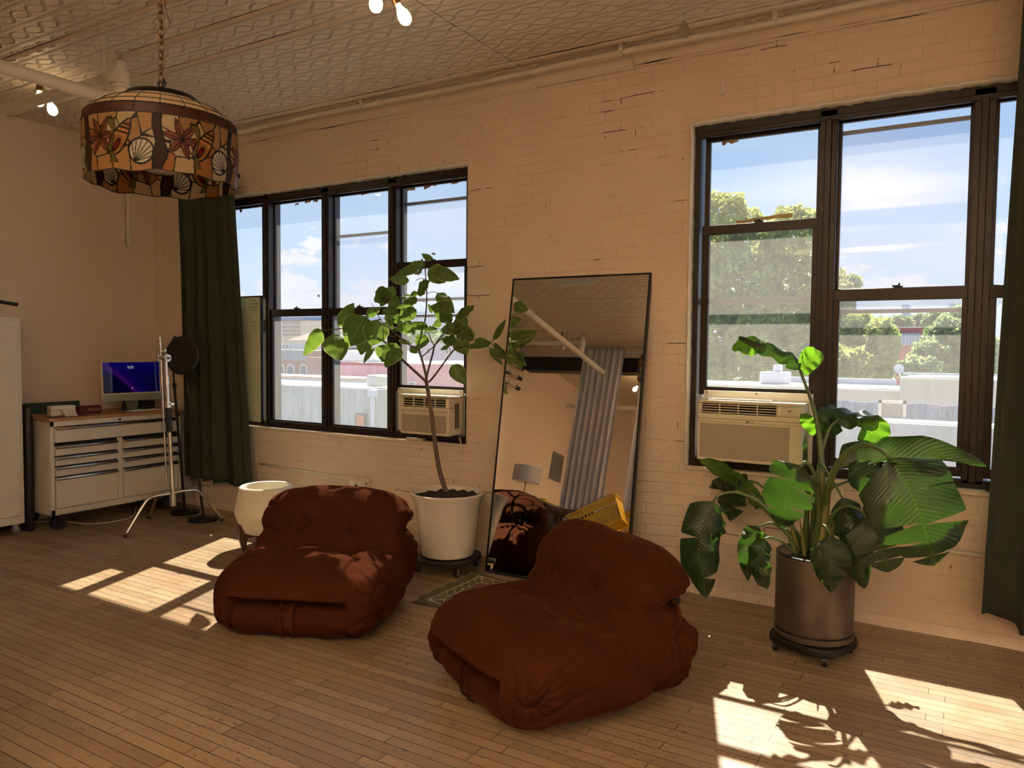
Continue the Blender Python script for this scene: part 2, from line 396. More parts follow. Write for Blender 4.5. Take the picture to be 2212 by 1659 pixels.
def leaf_mat(name, dark, light, veins=14, edge=None, tl=.45, gloss=.3, spec=.5):
    t = NT(name); uv = t.coord('UV'); sep = t.N('ShaderNodeSeparateXYZ'); t.L(uv, sep.inputs[0]); u, v = sep.outputs[0], sep.outputs[1]
    s = t.math('ABSOLUTE', t.math('SUBTRACT', v, .5))          # 0 at the midrib, .5 at the edge
    ph = t.math('MULTIPLY', t.math('SUBTRACT', u, t.math('MULTIPLY', s, .35)), veins*2*PI)
    wv = t.math('SINE', ph); vein = t.math('POWER', t.math('MAXIMUM', wv, 0.0), 14)
    rib = t.math('LESS_THAN', s, .018)
    co = t.coord(); col = t.mix(t.noise(co, 14, 4), dark, tuple(x*1.35 for x in dark))
    col = t.mix(t.math('MULTIPLY', vein, .34), col, light); col = t.mix(t.math('MULTIPLY', rib, .8), col, light)
    tcol = t.mix(t.math('MULTIPLY', vein, .3), light, tuple(x*.6 for x in light))
    if edge:
        e = t.math('GREATER_THAN', t.math('ADD', s, t.math('MULTIPLY', t.noise(co, 30, 3), .05)), .485); col = t.mix(e, col, edge); tcol = t.mix(e, tcol, edge)
    h = t.math('ADD', t.math('MULTIPLY', wv, .5), t.math('MULTIPLY', rib, 1.5))
    b = t.bsdf(col, gloss, 0, t.bump(h, .35, .004), Specular_IOR_Level=spec)
    x = t.N('ShaderNodeBsdfTranslucent'); t.L(tcol, x.inputs[0])
    m = t.N('ShaderNodeMixShader'); m.inputs[0].default_value = tl; t.L(b, m.inputs[1]); t.L(x.outputs[0], m.inputs[2])
    return t.done(m.outputs[0])
M_FICUS = leaf_mat('rubber_fig_leaf', (.045, .075, .028), (.22, .36, .045), 8, (.45, .50, .16), .40, .33)
M_BOP = leaf_mat('bird_of_paradise_leaf', (.020, .042, .018), (.055, .135, .012), 26, None, .34, .28, .6)
M_BOPY = leaf_mat('young_bird_of_paradise_leaf', (.03, .07, .02), (.22, .50, .02), 26, None, .5, .30, .6)
M_STEMG = simple('green_stalk', (.10, .16, .05), .4, var=.3)
M_STEMY = simple('yellow_green_sheath', (.22, .22, .07), .4, var=.35)
M_BARK = simple('grey_brown_bark', (.13, .095, .07), .8, bump=.6, bscale=60, var=.3)
M_SOIL = simple('dark_potting_soil', (.03, .022, .016), .95, bump=1, bscale=60, var=.4)
M_POTW = simple('glossy_white_glaze', (.76, .71, .62), .12)
def potmetal():
    t = NT('dark_patinated_metal'); co = t.coord(); n = t.noise(co, 5, 5, .6)
    col = t.mix(n, (.085, .068, .055), (.19, .15, .12)); return t.done(t.bsdf(col, t.ramp(n, [(.3, .30), (.7, .48)]), .55, t.bump(t.noise(co, 30, 4), .08, .01)))
M_POTD = potmetal()
M_DRK = simple('black_satin_rim', (.02, .02, .022), .22)
def mirror():
    t = NT('mirror_silver'); g = t.N('ShaderNodeBsdfGlossy'); g.inputs[0].default_value = (.86, .87, .86, 1); g.inputs['Roughness'].default_value = 0; return t.done(g.outputs[0])
M_MIRROR = mirror()
def emit(name, c, s):
    t = NT(name); e = t.N('ShaderNodeEmission'); e.inputs[0].default_value = (*c, 1); e.inputs[1].default_value = s; return t.done(e.outputs[0])
M_BULBON = emit('lit_bulb_glass', (1, .70, .36), 14)
M_BULBOFF = simple('unlit_frosted_bulb', (.6, .58, .52), .25)
# ================================================================== the room
X0, X1, XJ, YJ, YB, ZC = -6.87, 5.6, -6.0, -3.1, -8.6, 3.40
WT = .34
m = MB().box((X0-.2, YB-.2, -.3), (X1+.2, WT, 0)); struct(m.build('floor', M_FLOOR))
m = MB().box((X0-.2, YB-.2, ZC), (X1+.2, WT, ZC+.25)); struct(m.build('ceiling', M_TIN))
OPEN = [(-6.09, -3.165, .80, 2.86), (-1.50, 1.53, .79, 2.91), (3.0, 5.3, .79, 2.91)]
m = MB(); xs = X0-.2
for a, b, z0, z1 in OPEN:
    m.box((xs, 0, 0), (a, WT, ZC)); m.box((a, 0, 0), (b, WT, z0)); m.box((a, 0, z1), (b, WT, ZC)); xs = b
m.box((xs, 0, 0), (X1+.2, WT, ZC)); struct(m.build('wall_back', M_BRICK))
struct(MB().box((X0-.2, YJ, 0), (X0, 0, ZC)).build('wall_left', M_WALL))
struct(MB().box((X0-.2, YB, 0), (XJ, YJ, ZC)).build('wall_left_jog', M_WALL))
m = MB(); ys = YB
for a, b in ((-7.6, -5.4), (-4.2, -1.6)):
    m.box((X1, ys, 0), (X1+.2, a, ZC)); m.box((X1, a, 0), (X1+.2, b, .8)); m.box((X1, a, 2.9), (X1+.2, b, ZC)); ys = b
m.box((X1, ys, 0), (X1+.2, 0, ZC)); struct(m.build('wall_right', M_WALL))
for i, (a, b) in enumerate(((-7.6, -5.4), (-4.2, -1.6))):  # two unseen windows added to let more daylight into the room
    t = thing('window_%d' % (i+4), None, None, (X1+.1, (a+b)/2, .8), kind='structure'); m = MB()
    for y in (a, (a+b)/2-.03, b-.06): m.box((X1+.05, y, .8), (X1+.12, y+.06, 2.9))
    for z in (.8, 1.84, 2.84): m.box((X1+.055, a, z), (X1+.115, b, z+.06))
    m.build('window_frame', M_FRAME, t); MB().box((X1+.08, a, .8), (X1+.084, b, 2.9)).build('glass_pane', M_GLASS, t)
struct(MB().box((X0-.2, YB-.2, 0), (X1+.2, YB, ZC)).build('wall_front', M_WALL))
# exposed beam across the loft, seen in the mirror: white cap above a black face
m = MB().box((XJ, -5.75, 3.27), (X1, -5.5, ZC)); struct(m.build('trim_1', M_TRIMW))
m = MB().prism([(XJ+.02, -5.72, 3.06), (XJ+.02, -5.72, 3.27), (XJ-.0, -5.72, 3.27)], (0, .01, 0)); m = MB()
m.prism([(XJ+.14, -5.70, 3.06), (XJ+.02, -5.70, 3.12), (XJ+.02, -5.70, 3.27), (X1, -5.70, 3.27), (X1, -5.70, 3.06)], (0, .16, 0)); struct(m.build('trim_2', M_BLACK))

# pressed tin cornice along the brick wall, in overlapping lengths
def cornice():
    cuts = [X0, -5.30, -3.88, -2.61, -1.90, .05, 1.9, 3.8, X1]
    for i in range(len(cuts)-1):
        a, b = cuts[i], cuts[i+1]+.02; lift = .006*math.sin(i*2.1); k = (i % 2)*.006
        prof = [(0, 3.300), (-.012, 3.300), (-.018, 3.308), (-.018, 3.316), (-.030, 3.322), (-.042, 3.336), (-.050, 3.352), (-.054, 3.366), (-.070, 3.371), (-.078, 3.38), (-.078, 3.40), (0, 3.40)]
        pl = [(a, y-k if y < 0 else y, z+lift-(.0 if z < 3.39 else lift)) for y, z in prof]
        struct(MB().prism(pl, (b-a, 0, 0)).build('trim_3', M_TRIMW, bevel=.003))
cornice()
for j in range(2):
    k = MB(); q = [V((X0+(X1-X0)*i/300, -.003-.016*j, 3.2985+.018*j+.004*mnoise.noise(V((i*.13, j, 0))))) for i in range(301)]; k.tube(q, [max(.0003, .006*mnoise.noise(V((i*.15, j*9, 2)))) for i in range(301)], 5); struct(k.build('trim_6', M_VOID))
# raised seam battens of the tin ceiling
for y in (-.24, -1.305, -1.61, -1.95, -2.42, -3.05, -3.66, -4.27, -4.9):
    m = MB(); n = 40
    pts = [V((X0+(X1-X0)*i/n, y+.012*mnoise.noise(V((i*.35, y, 0))), ZC-.007-.010*abs(mnoise.noise(V((i*.5, y*3, 4)))))) for i in range(n+1)]
    for i in range(n):
        a, b = pts[i], pts[i+1]
        m.add([a+V((0, -.020, .010)), a+V((0, 0, -.008)), a+V((0, .016, .010)), b+V((0, -.020, .010)), b+V((0, 0, -.008)), b+V((0, .016, .010))], [(0, 3, 4, 1), (1, 4, 5, 2)])
    struct(m.build('trim_4', M_TRIMW, smooth=True))
    k = MB(); q = [V((X0+(X1-X0)*i/160, y-.021+.012*mnoise.noise(V((i*.0875, y, 0))), ZC-.0005)) for i in range(161)]; k.tube(q, [max(.0004, .0045*mnoise.noise(V((i*.11, y*5, 1)))+.0012) for i in range(161)], 5); struct(k.build('trim_5', M_VOID))
# open crack between two sheets, running away from the window wall
c = [(-2.638, -.15), (-2.636, -.35), (-2.640, -.55), (-2.637, -.80), (-2.642, -1.0), (-2.634, -1.2), (-2.636, -1.30)]
m = MB().tube([(x, y, ZC) for x, y in smooth_pts([(a, b, 0) for a, b in c], 5) for _ in (0,)] if False else [(p.x, p.y, ZC) for p in smooth_pts([(a, b, 0) for a, b in c], 6)], [.001+.003*abs(mnoise.noise(V((i*.7, 0, 0)))) for i in range(37)], 6)
struct(m.build('trim_5', M_VOID))
# skirting ledge of crumbly plaster at the foot of the brick wall
m = grid(lambda u, v: V((X0+(X1-X0)*u, -.004-.020*(1-v)*(1+.6*mnoise.noise(V((u*60, 0, 0)))), .055*v*(1+.4*mnoise.noise(V((u*45, 3, 0)))))), 260, 5)
struct(m.build('baseboard_back', M_BRICK, smooth=True))
struct(MB().box((X0, YJ, 0), (X0+.012, -.02, .09)).build('baseboard_left', M_TRIMW))

# ------------------------------------------------------------------ windows
def window(n, opening, posts, panes):
    a, b, z0, z1 = opening
    t = thing('window_%d' % n, None, None, ((a+b)/2, .1, z0), kind='structure')
    m = MB(); F0, F1 = .03, .17
    m.box((a, F0, z1-.07), (b, F1, z1)); m.box((a, F0, z0), (b, F1, z0+.055))
    m.box((a, F0+.004, z0+.04), (a+.045, F1, z1)); m.box((b-.035, F0+.004, z0+.04), (b, F1, z1))
    m.box((a+.03, .02, z1-.095), (b-.03, .05, z1-.065))
    m.build('window_frame', M_FRAME, t, bevel=.004)
    for p, q in posts:
        k = MB().box((p, F0, z0+.03), (q, F1, z1-.03)); c = (p+q)/2; k.box((c-.018, F0-.012, z0+.04), (c+.018, F0+.01, z1-.08)); k.build('mullion', M_FRAME, t, bevel=.004)
    # masonry side reveals and head caulk
    m = grid(lambda u, v: V((a+(b-a)*u, -.012-.012*abs(mnoise.noise(V((u*50, 7, n)))) + .045*v, z1-.004+.010*mnoise.noise(V((u*70, n, 0)))-.014*v)), 160, 4)
    m.build('caulk_bead', M_CAULK, t, smooth=True, solid=.012)
    m = grid(lambda u, v: V((a-.004+.004*mnoise.noise(V((u*40, n, 3)))+.012*v, -.010+.045*v, z0+(z1-z0)*u)), 120, 3)
    m.build('caulk_bead', M_CAULK, t, smooth=True, solid=.008)
    m = MB().box((a-.01, -.018, z0-.022), (b+.01, .20, z0+.002)); m.build('window_sill', M_TRIMW, t, bevel=.006)
    for P in panes:
        p, q = P['x']; zu0, zu1 = P['up']; zl0, zl1 = P['low']
        # upper sash, in the outer track
        s = MB(); y0, y1 = .092, .118; w = .03
        s.box((p-w, y0, zu0-.04), (q+w, y1, zu0)); s.box((p-w, y0, zu1), (q+w, y1, zu1+.06)); s.box((p-w, y0, zu0), (p, y1, zu1)); s.box((q, y0, zu0), (q+w, y1, zu1))
        so_ = s.build('upper_sash', M_FRAME, t, bevel=.002)
        MB().box((p, .104, zu0), (q, .108, zu1)).build('glass_pane', P.get('gu', M_GLASS), so_)
        # lower sash, in the inner track
        s = MB(); y0, y1 = .046, .076; pl, ql = p+.016, q-.008
        s.box((p-.03, y0, zl1), (q+.03, y1, zu0-.005)); s.box((p-.03, y0, zl0-.05), (q+.03, y1, zl0)); s.box((p-.03, y0, zl0), (pl, y1, zl1)); s.box((ql, y0, zl0), (q+.03, y1, zl1))
        sl = s.build('lower_sash', M_FRAME, t, bevel=.003)
        MB().box((pl, .060, zl0), (ql, .064, zl1)).build('glass_pane', P.get('gl', M_GLASS2), sl)
        c = (p+q)/2; k = MB(); k.box((c-.022, .05, zu0-.006), (c+.022, .075, zu0+.006)); k.tube([(c, .06, zu0), (c+.006, .05, zu0+.02)], .005, 8); k.box((c-.03, .052, zu0+.0), (c+.004, .06, zu0+.010))
        k.build('sash_lock', M_BLACKM, sl)
        for z in P.get('bars', ()): MB().box((p-.03, .150, z-.011), (q+.03, .166, z+.011)).build('storm_bar', M_BAR, t)
        if 'screen' in P: MB().box((p-.03, .156, P['screen'][0]), (q+.03, .158, P['screen'][1])).build('insect_screen', M_SCREEN, t)
    return t
pw = [(-5.372, -5.291), (-4.655, -4.576), (-3.939, -3.856)]
U, Lw = (1.839, 2.758), (.868, 1.773)
window(1, OPEN[0], pw, [
    dict(x=(-6.02, -5.386), up=U, low=Lw),
    dict(x=(-5.279, -4.668), up=U, low=Lw),
    dict(x=(-4.564, -3.952), up=U, low=Lw, bars=(2.44, 1.50), screen=(1.5, 2.44)),
    dict(x=(-3.842, -3.215), up=(2.182, 2.758), low=(1.222, 2.120), bars=(2.645, 1.89, 1.76), screen=(1.89, 2.645))])
pr = [(-.765, -.670), (-.015, .085), (.73, .82)]
U2, L2 = (1.872, 2.812), (.905, 1.800)
window(2, OPEN[1], pr, [
    dict(x=(-1.41, -.785), up=(2.285, 2.80), low=(1.290, 2.222), bars=(1.83, 1.81)),
    dict(x=(-.655, -.03), up=U2, low=L2, bars=(2.768, 1.745), screen=(1.745, 2.768)),
    dict(x=(.10, .715), up=U2, low=L2),
    dict(x=(.835, 1.475), up=U2, low=L2)])
window(3, OPEN[2], [(3.75, 3.83), (4.48, 4.56)], [  # unseen window added so its sun patches bounce more light
    dict(x=(3.06, 3.735), up=U2, low=L2), dict(x=(3.845, 4.465), up=U2, low=L2), dict(x=(4.575, 5.25), up=U2, low=L2)])
# scraps of torn masking tape left on the glass and frames
def scrap(px, py, w, h, ang, mat, lab, y=.098, cat='tape scrap'):
    c = on(px, py, 1, y); r = Matrix.Rotation(math.radians(ang), 3, 'Y'); rr = random.Random(int(px*3+py))
    n = 7; top = [V((-w/2+w*i/n, 0, h/2*(1+.5*rr.uniform(-1, 1)))) for i in range(n+1)]; bot = [V((w/2-w*i/n, 0, -h/2*(1+.7*rr.uniform(-1, 1)))) for i in range(n+1)]
    o = MB().prism([c+r @ p for p in top+bot], (0, .0015, 0)).build('tape_scrap', mat); tag(o, lab, cat, 'torn tape scraps on the windows')
M_TAPE = simple('old_masking_tape', (.42, .34, .24), .8); M_TAPEY = simple('yellowed_tape', (.62, .52, .25), .7)
for a in [(596, 447, .05, .022, 0, 'tape scrap at the top left corner of the second pane from the left'), (641, 441, .045, .012, -5, 'narrow tape scrap left of two others along the second pane top'),
          (665, 435, .07, .022, -8, 'longer tape scrap along the second pane top'), (682, 433, .05, .024, 8, 'tape scrap nearest the right end of the second pane top'),
          (787, 418, .07, .016, -4, 'tape scrap at the top of the third pane'), (888, 408, .075, .03, -6, 'ragged tape scrap at the top left of the pane over the small air conditioner'),
          (929, 401, .12, .022, -8, 'long tape scrap at the top middle of the pane over the small air conditioner'), (984, 393, .08, .022, -8, 'tape scrap at the top right of the pane over the small air conditioner'),
          (520, 456, .03, .03, 20, 'tape scrap beside the left green curtain edge'), (688, 639, .025, .015, 5, 'small loose scrap low on the second upper pane'), (1577, 305, .10, .025, -8, 'dark torn scrap at the top left of the pane over the large air conditioner'),
          (1758, 277, .05, .016, -10, 'tape scrap at the top right of the pane over the large air conditioner'), (936, 548, .035, .012, 10, 'small scrap above the fig tree crown')]:
    scrap(a[0], a[1], a[2], a[3], a[4], M_TAPE, a[5])
scrap(1650, 472, .33, .022, -4, M_TAPEY, 'long yellow tape strip across the sash over the large air conditioner')
scrap(1783, 450, .035, .012, -5, M_TAPE, 'white sticker on the dark window post', .025)
o = MB(); p = on(1561, 175, 1, -.004); q = on(1561, 203, 1, -.004); o.box((p.x-.004, -.006, q.z), (p.x+.010, -.001, p.z)); o.box((q.x-.022, -.035, q.z-.008), (q.x+.012, -.0, q.z+.001)); tag(o.build('wall_bracket', M_WHITEP), 'small white bracket on the brick wall above the right window', 'bracket')
# ================================================================== pipes, bulbs and hanging lamp
def ring_(m, c, ax, r, w, t=.004, seg=32):
    "short collar around a pipe: centre c, axis 'x' or 'y' or 'z'"
    d = {'x': V((1, 0, 0)), 'y': V((0, 1, 0)), 'z': V((0, 0, 1))}[ax]; c = V(c)
    m.tube([c-d*w, c-d*w*.99, c+d*w*.99, c+d*w], [r, r+t, r+t, r], seg)
PX, PZ = -4.45, 2.985         # long pipe running away from the windows
XZ, RP = 3.135, .037
def valve(root, x, y, tee=False):
    m = MB(); m.tube(smooth_pts([(x-.10, y, XZ), (x-.045, y, XZ), (x-.005, y, XZ-.01), (x, y, XZ-.05)], 6), .045, 24); ring_(m, (x-.09, y, XZ), 'x', .044, .022, .008); ring_(m, (x-.06, y, XZ), 'x', .046, .006, .006)
    m.sphere((x, y, XZ+.0), .052, (1, 1, 1.1)); m.cyl((x, y, XZ+.02), (x, y, XZ+.075), .034, .026); m.cyl((x, y, XZ+.07), (x, y, XZ+.085), .032)
    m.cyl((x, y, XZ-.16), (x, y, XZ), .040)
    for z, r in ((XZ-.035, .052), (XZ-.06, .050), (XZ-.115, .048), (XZ-.135, .050)): m.tube([(x, y, z-.010), (x, y, z+.010)], r, 28)
    m.build('pipe_fitting', M_PIPE, root, smooth='auto')
    m = MB(); m.cyl((x, y, XZ+.08), (x, y, XZ+.135), .008); m.tube([(x-.018, y, XZ+.085), (x-.006, y, XZ+.13)], .004, 8); m.tube([(x+.018, y, XZ+.085), (x+.006, y, XZ+.13)], .004, 8)
    m.tube([V((x, y, XZ+.14))+V((math.cos(a), math.sin(a), 0))*.028 for a in [i*PI/12 for i in range(25)]], .004, 8, cap=False)
    for a in (0, 2.1, 4.2): m.tube([(x, y, XZ+.138), (x+.028*math.cos(a), y+.028*math.sin(a), XZ+.14)], .003, 6)
    m.build('valve_handle', M_STEEL, root, smooth='auto')
t = thing('steam_pipe', 'white painted pipe run with risers and hand valves behind the stained glass lamp', 'pipe', (PX, -1.84, 3.0))
m = MB(); m.tube([(PX, -1.86, PZ), (PX, -5.30, PZ-.01)], RP, 28)
for y in (-2.0, -3.08): ring_(m, (PX, y, PZ), 'y', RP, .012, .010)
m.build('main_pipe', M_PIPE, t, smooth='auto')
m = MB(); m.tube(smooth_pts([(PX, -1.84, XZ-.12), (PX, -1.84, PZ+.03), (PX, -1.855, PZ+.005), (PX, -1.89, PZ)], 6), .044, 24); m.sphere((PX, -1.845, PZ+.005), .046)
ring_(m, (PX, -1.905, PZ), 'y', .046, .020, .006); ring_(m, (PX, -1.93, PZ), 'y', .048, .008, .006); m.build('elbow', M_PIPE, t, smooth='auto')
valve(t, PX, -1.84)
MB().tube([(PX-.08, -1.84, XZ), (X0, -1.84, XZ+.02)], RP-.001, 28).build('branch_pipe', M_PIPE, t, smooth='auto')
m = MB(); m.cyl((PX-.165, -1.84, XZ+.03), (PX-.165, -1.84, ZC), .0045, seg=10); m.cyl((PX-.165, -1.84, XZ+.03), (PX-.165, -1.84, XZ+.08), .009, seg=12); ring_(m, (PX-.165, -1.84, XZ), 'x', RP, .010, .004)
m.build('pipe_hanger', M_PIPE, t, smooth='auto')
m = MB(); y = -4.52; m.cyl((PX, y, PZ), (PX, y, XZ-.12), .040); m.build('riser', M_PIPE, t, smooth='auto'); valve(t, PX, y)
MB().tube([(PX-.08, y, XZ), (XJ, y, XZ+.01)], RP-.001, 24).build('branch_pipe', M_PIPE, t, smooth='auto')
for (x, yy, z) in ((PX, -3.08, PZ), (PX-.16, y, XZ)):
    m = MB().cyl((x, yy, z+.03), (x, yy, ZC), .004, seg=10); m.build('pipe_hanger', M_PIPE, t)
m = MB().tube([(XJ, -7.4, 3.0), (-4.6, -7.4, 3.0), (X1, -7.4, 3.02)], .04, 20); tag(m.build('steam_pipe', M_PIPE), 'white horizontal pipe on the far wall behind the white curtain, seen in the mirror', 'pipe')
# fluorescent tube on the ceiling (mirror)
t = thing('tube_light', 'bare unlit white fluorescent tube on the ceiling, seen at the top of the mirror', 'ceiling light', (-3.95, -3.1, 3.36))
MB().box((-4.25, -3.13, 3.375), (-3.65, -3.07, 3.40)).build('fixture_body', M_WHITEP, t); MB().cyl((-4.24, -3.1, 3.355), (-3.66, -3.1, 3.355), .014).build('tube', M_WHITEP, t, smooth='auto')

# thin conduit along the cornice
t = thing('conduit', 'thin white painted conduit clipped along the ceiling above the brick wall', 'conduit', (-3, -.17, 3.36))
pts = smooth_pts([(X0+.02, -.15, 3.352), (-5.5, -.155, 3.348), (-4.4, -.17, 3.356), (-3.2, -.155, 3.350), (-1.9, -.17, 3.356), (-.9, -.16, 3.352), (.6, -.165, 3.357), (3, -.16, 3.352), (5.5, -.16, 3.354)], 8)
MB().tube(pts, .017, 14).build('conduit_pipe', M_PIPE, t, smooth=True)
for x in (-4.02, -1.90, -.98): 
    m = MB(); m.tube([V((x, -.165, 3.352))+V((0, math.cos(a), math.sin(a)))*.022 for a in [i*PI/10 for i in range(21)]], .004, 6); m.box((x-.012, -.20, 3.345), (x+.012, -.19, 3.398)); m.box((x-.006, -.215, 3.370), (x+.006, -.19, 3.385)); m.build('pipe_clamp', M_PIPE, t)
m = MB(); ring_(m, (-3.86, -.163, 3.353), 'x', .018, .03, .005); m.build('coupling', M_PIPE, t)
# pulley hung from the ceiling
c = on(1478, 66, 2, 3.30)
t = thing('ceiling_pulley', 'small clear teardrop pulley hanging from the ceiling above the right window', 'pulley', c)
m = MB().lathe([(0, -.042), (.020, -.038), (.033, -.018), (.034, -.006), (.028, .012), (.015, .040), (.009, .052), (0, .056)], c, 28, Matrix.Rotation(.6, 3, 'Z') @ Matrix.Diagonal((1, .38, 1)))
m.build('pulley_body', simple('smoky_plastic', (.30, .25, .18), .25), t, smooth=True); MB().sphere(c+V((0, 0, -.012)), .010, (1, 1, 1)).build('pulley_axle', M_STEEL, t, smooth=True)
MB().tube([c+V((0, 0, .05)), c+V((0, 0, .068)), c+V((0.006, 0, .078)), c+V((0, 0, .09)), V((c.x, c.y, ZC))], .004, 8).build('hook', M_STEEL, t)

# bulb pairs
def bulb_pair(name_lab, base, ends, lit, group=None, power=BULB_W):
    base = V(base); t = thing('bulb_fixture', name_lab, 'ceiling light', base, 0, group)
    m = MB(); m.cyl(base, base+V((0, 0, -.018)), .055); m.build('ceiling_rose', M_WHITEP, t, smooth='auto')
    for e in ends:
        e = V(e); d = (e-base).normalized(); j = base+V((0, 0, -.05)); k = e-d*.075
        a = MB(); a.tube(smooth_pts([base+V((0, 0, -.015)), j, k-d*.02], 5), .008, 10); a.build('arm', M_BRASS, t, smooth=True)
        s_ = MB().tube([k-d*.03, k-d*.028, k+d*.018, k+d*.02], [.012, .019, .021, .018], 20); sk = s_.build('socket', M_BRASS, t, smooth='auto')
        q = d.to_track_quat('Z', 'Y').to_matrix()
        b = MB().lathe([(.013, .0), (.014, .02), (.020, .034), (.029, .052), (.0335, .072), (.031, .092), (.022, .107), (.008, .1145), (0, .1155)], k+d*.012, 28, q)
        b.build('bulb', M_BULBON if lit else M_BULBOFF, sk, smooth=True)
        if lit:
            l = bpy.data.lights.new('bulb_light', 'POINT'); l.energy = power; l.color = (1, .66, .36) if power < 60 else (1, .70, .42); l.shadow_soft_size = .034
            lo = bpy.data.objects.new('bulb_light', l); COL.objects.link(lo); lo.location = k+d*.085-base; lo.parent = t
    return t
p1 = on(96, 196, 2, 3.39); 
b1, b2 = dep(85, 215, (ray(85, 215).length and 5.55)), dep(112, 234, 5.50)
e1 = on(85, 214, 2, 3.235); e2 = on(112, 234, 2, 3.215)
bulb_pair('two lit bulbs close together on the ceiling behind the white pipes at far left', ((e1.x+e2.x)/2+.04, (e1.y+e2.y)/2-.06, ZC), [e1, e2], True, power=14)
e1 = on(812, 4, 2, 3.20); e2 = on(871, 32, 2, 3.18)
bulb_pair('two lit bulbs on the ceiling at the top edge above the fig tree', (e2.x-.06, e2.y-.14, ZC), [e1, e2], True, power=BULB_W)
bulb_pair('two unlit bulbs hanging under the pipe, seen in the mirror', (-4.9, -4.75, ZC), [(-4.96, -4.72, 3.17), (-4.84, -4.74, 3.16)], False)
for (x, y) in ((-4.45, -6.9),):
    bulb_pair('two lit bulbs glowing through the white curtain, seen in the mirror' if x == -4.45 else 'lit ceiling bulb pair deeper in the loft', (x, y, ZC), [(x-.12, y+.03, 3.2), (x+.12, y-.03, 3.2)], True, group=None if x == -4.45 else 'ceiling bulbs deeper in the loft', power=BULB_W if x == -4.45 else DEEP_W)

# bowl lamps added out of view, bouncing warm fill light off the tin ceiling
def uplight(x, y, lab):
    t = thing('fill_uplight', lab, 'pendant lamp', (x, y, 2.15), 0, 'added fill uplights behind the camera')
    MB().lathe([(0, 2.06), (.12, 2.08), (.20, 2.15), (.235, 2.27), (.245, 2.40), (.238, 2.40), (.225, 2.27), (.19, 2.16), (.11, 2.095), (0, 2.08)], (x, y, 0), 40).build('bowl', M_WHITEP, t, smooth='auto')
    MB().cyl((x, y, 2.18), (x, y, ZC), .006).build('stem', M_BRASS, t); MB().sphere((x, y, 2.17), .05).build('bulb', M_BULBON, t, smooth=True)
    l = bpy.data.lights.new('uplight', 'POINT'); l.energy = DEEP_W; l.color = (1, .80, .585); l.shadow_soft_size = .05
    lo = bpy.data.objects.new('uplight', l); COL.objects.link(lo); lo.location = (.03, 0, .085); lo.parent = t
for (x, y, w) in ((1.2, -6.0, 'in the middle of the loft'), (1.2, -8.0, 'before the front wall'), (4.2, -4.8, 'beside the right wall'), (4.2, -7.0, 'in the far right corner'), (-1.5, -6.6, 'nearest the white curtains'), (-1.3, -5.1, 'just behind the viewer')):
    uplight(x, y, 'added unseen white bowl uplight '+w)

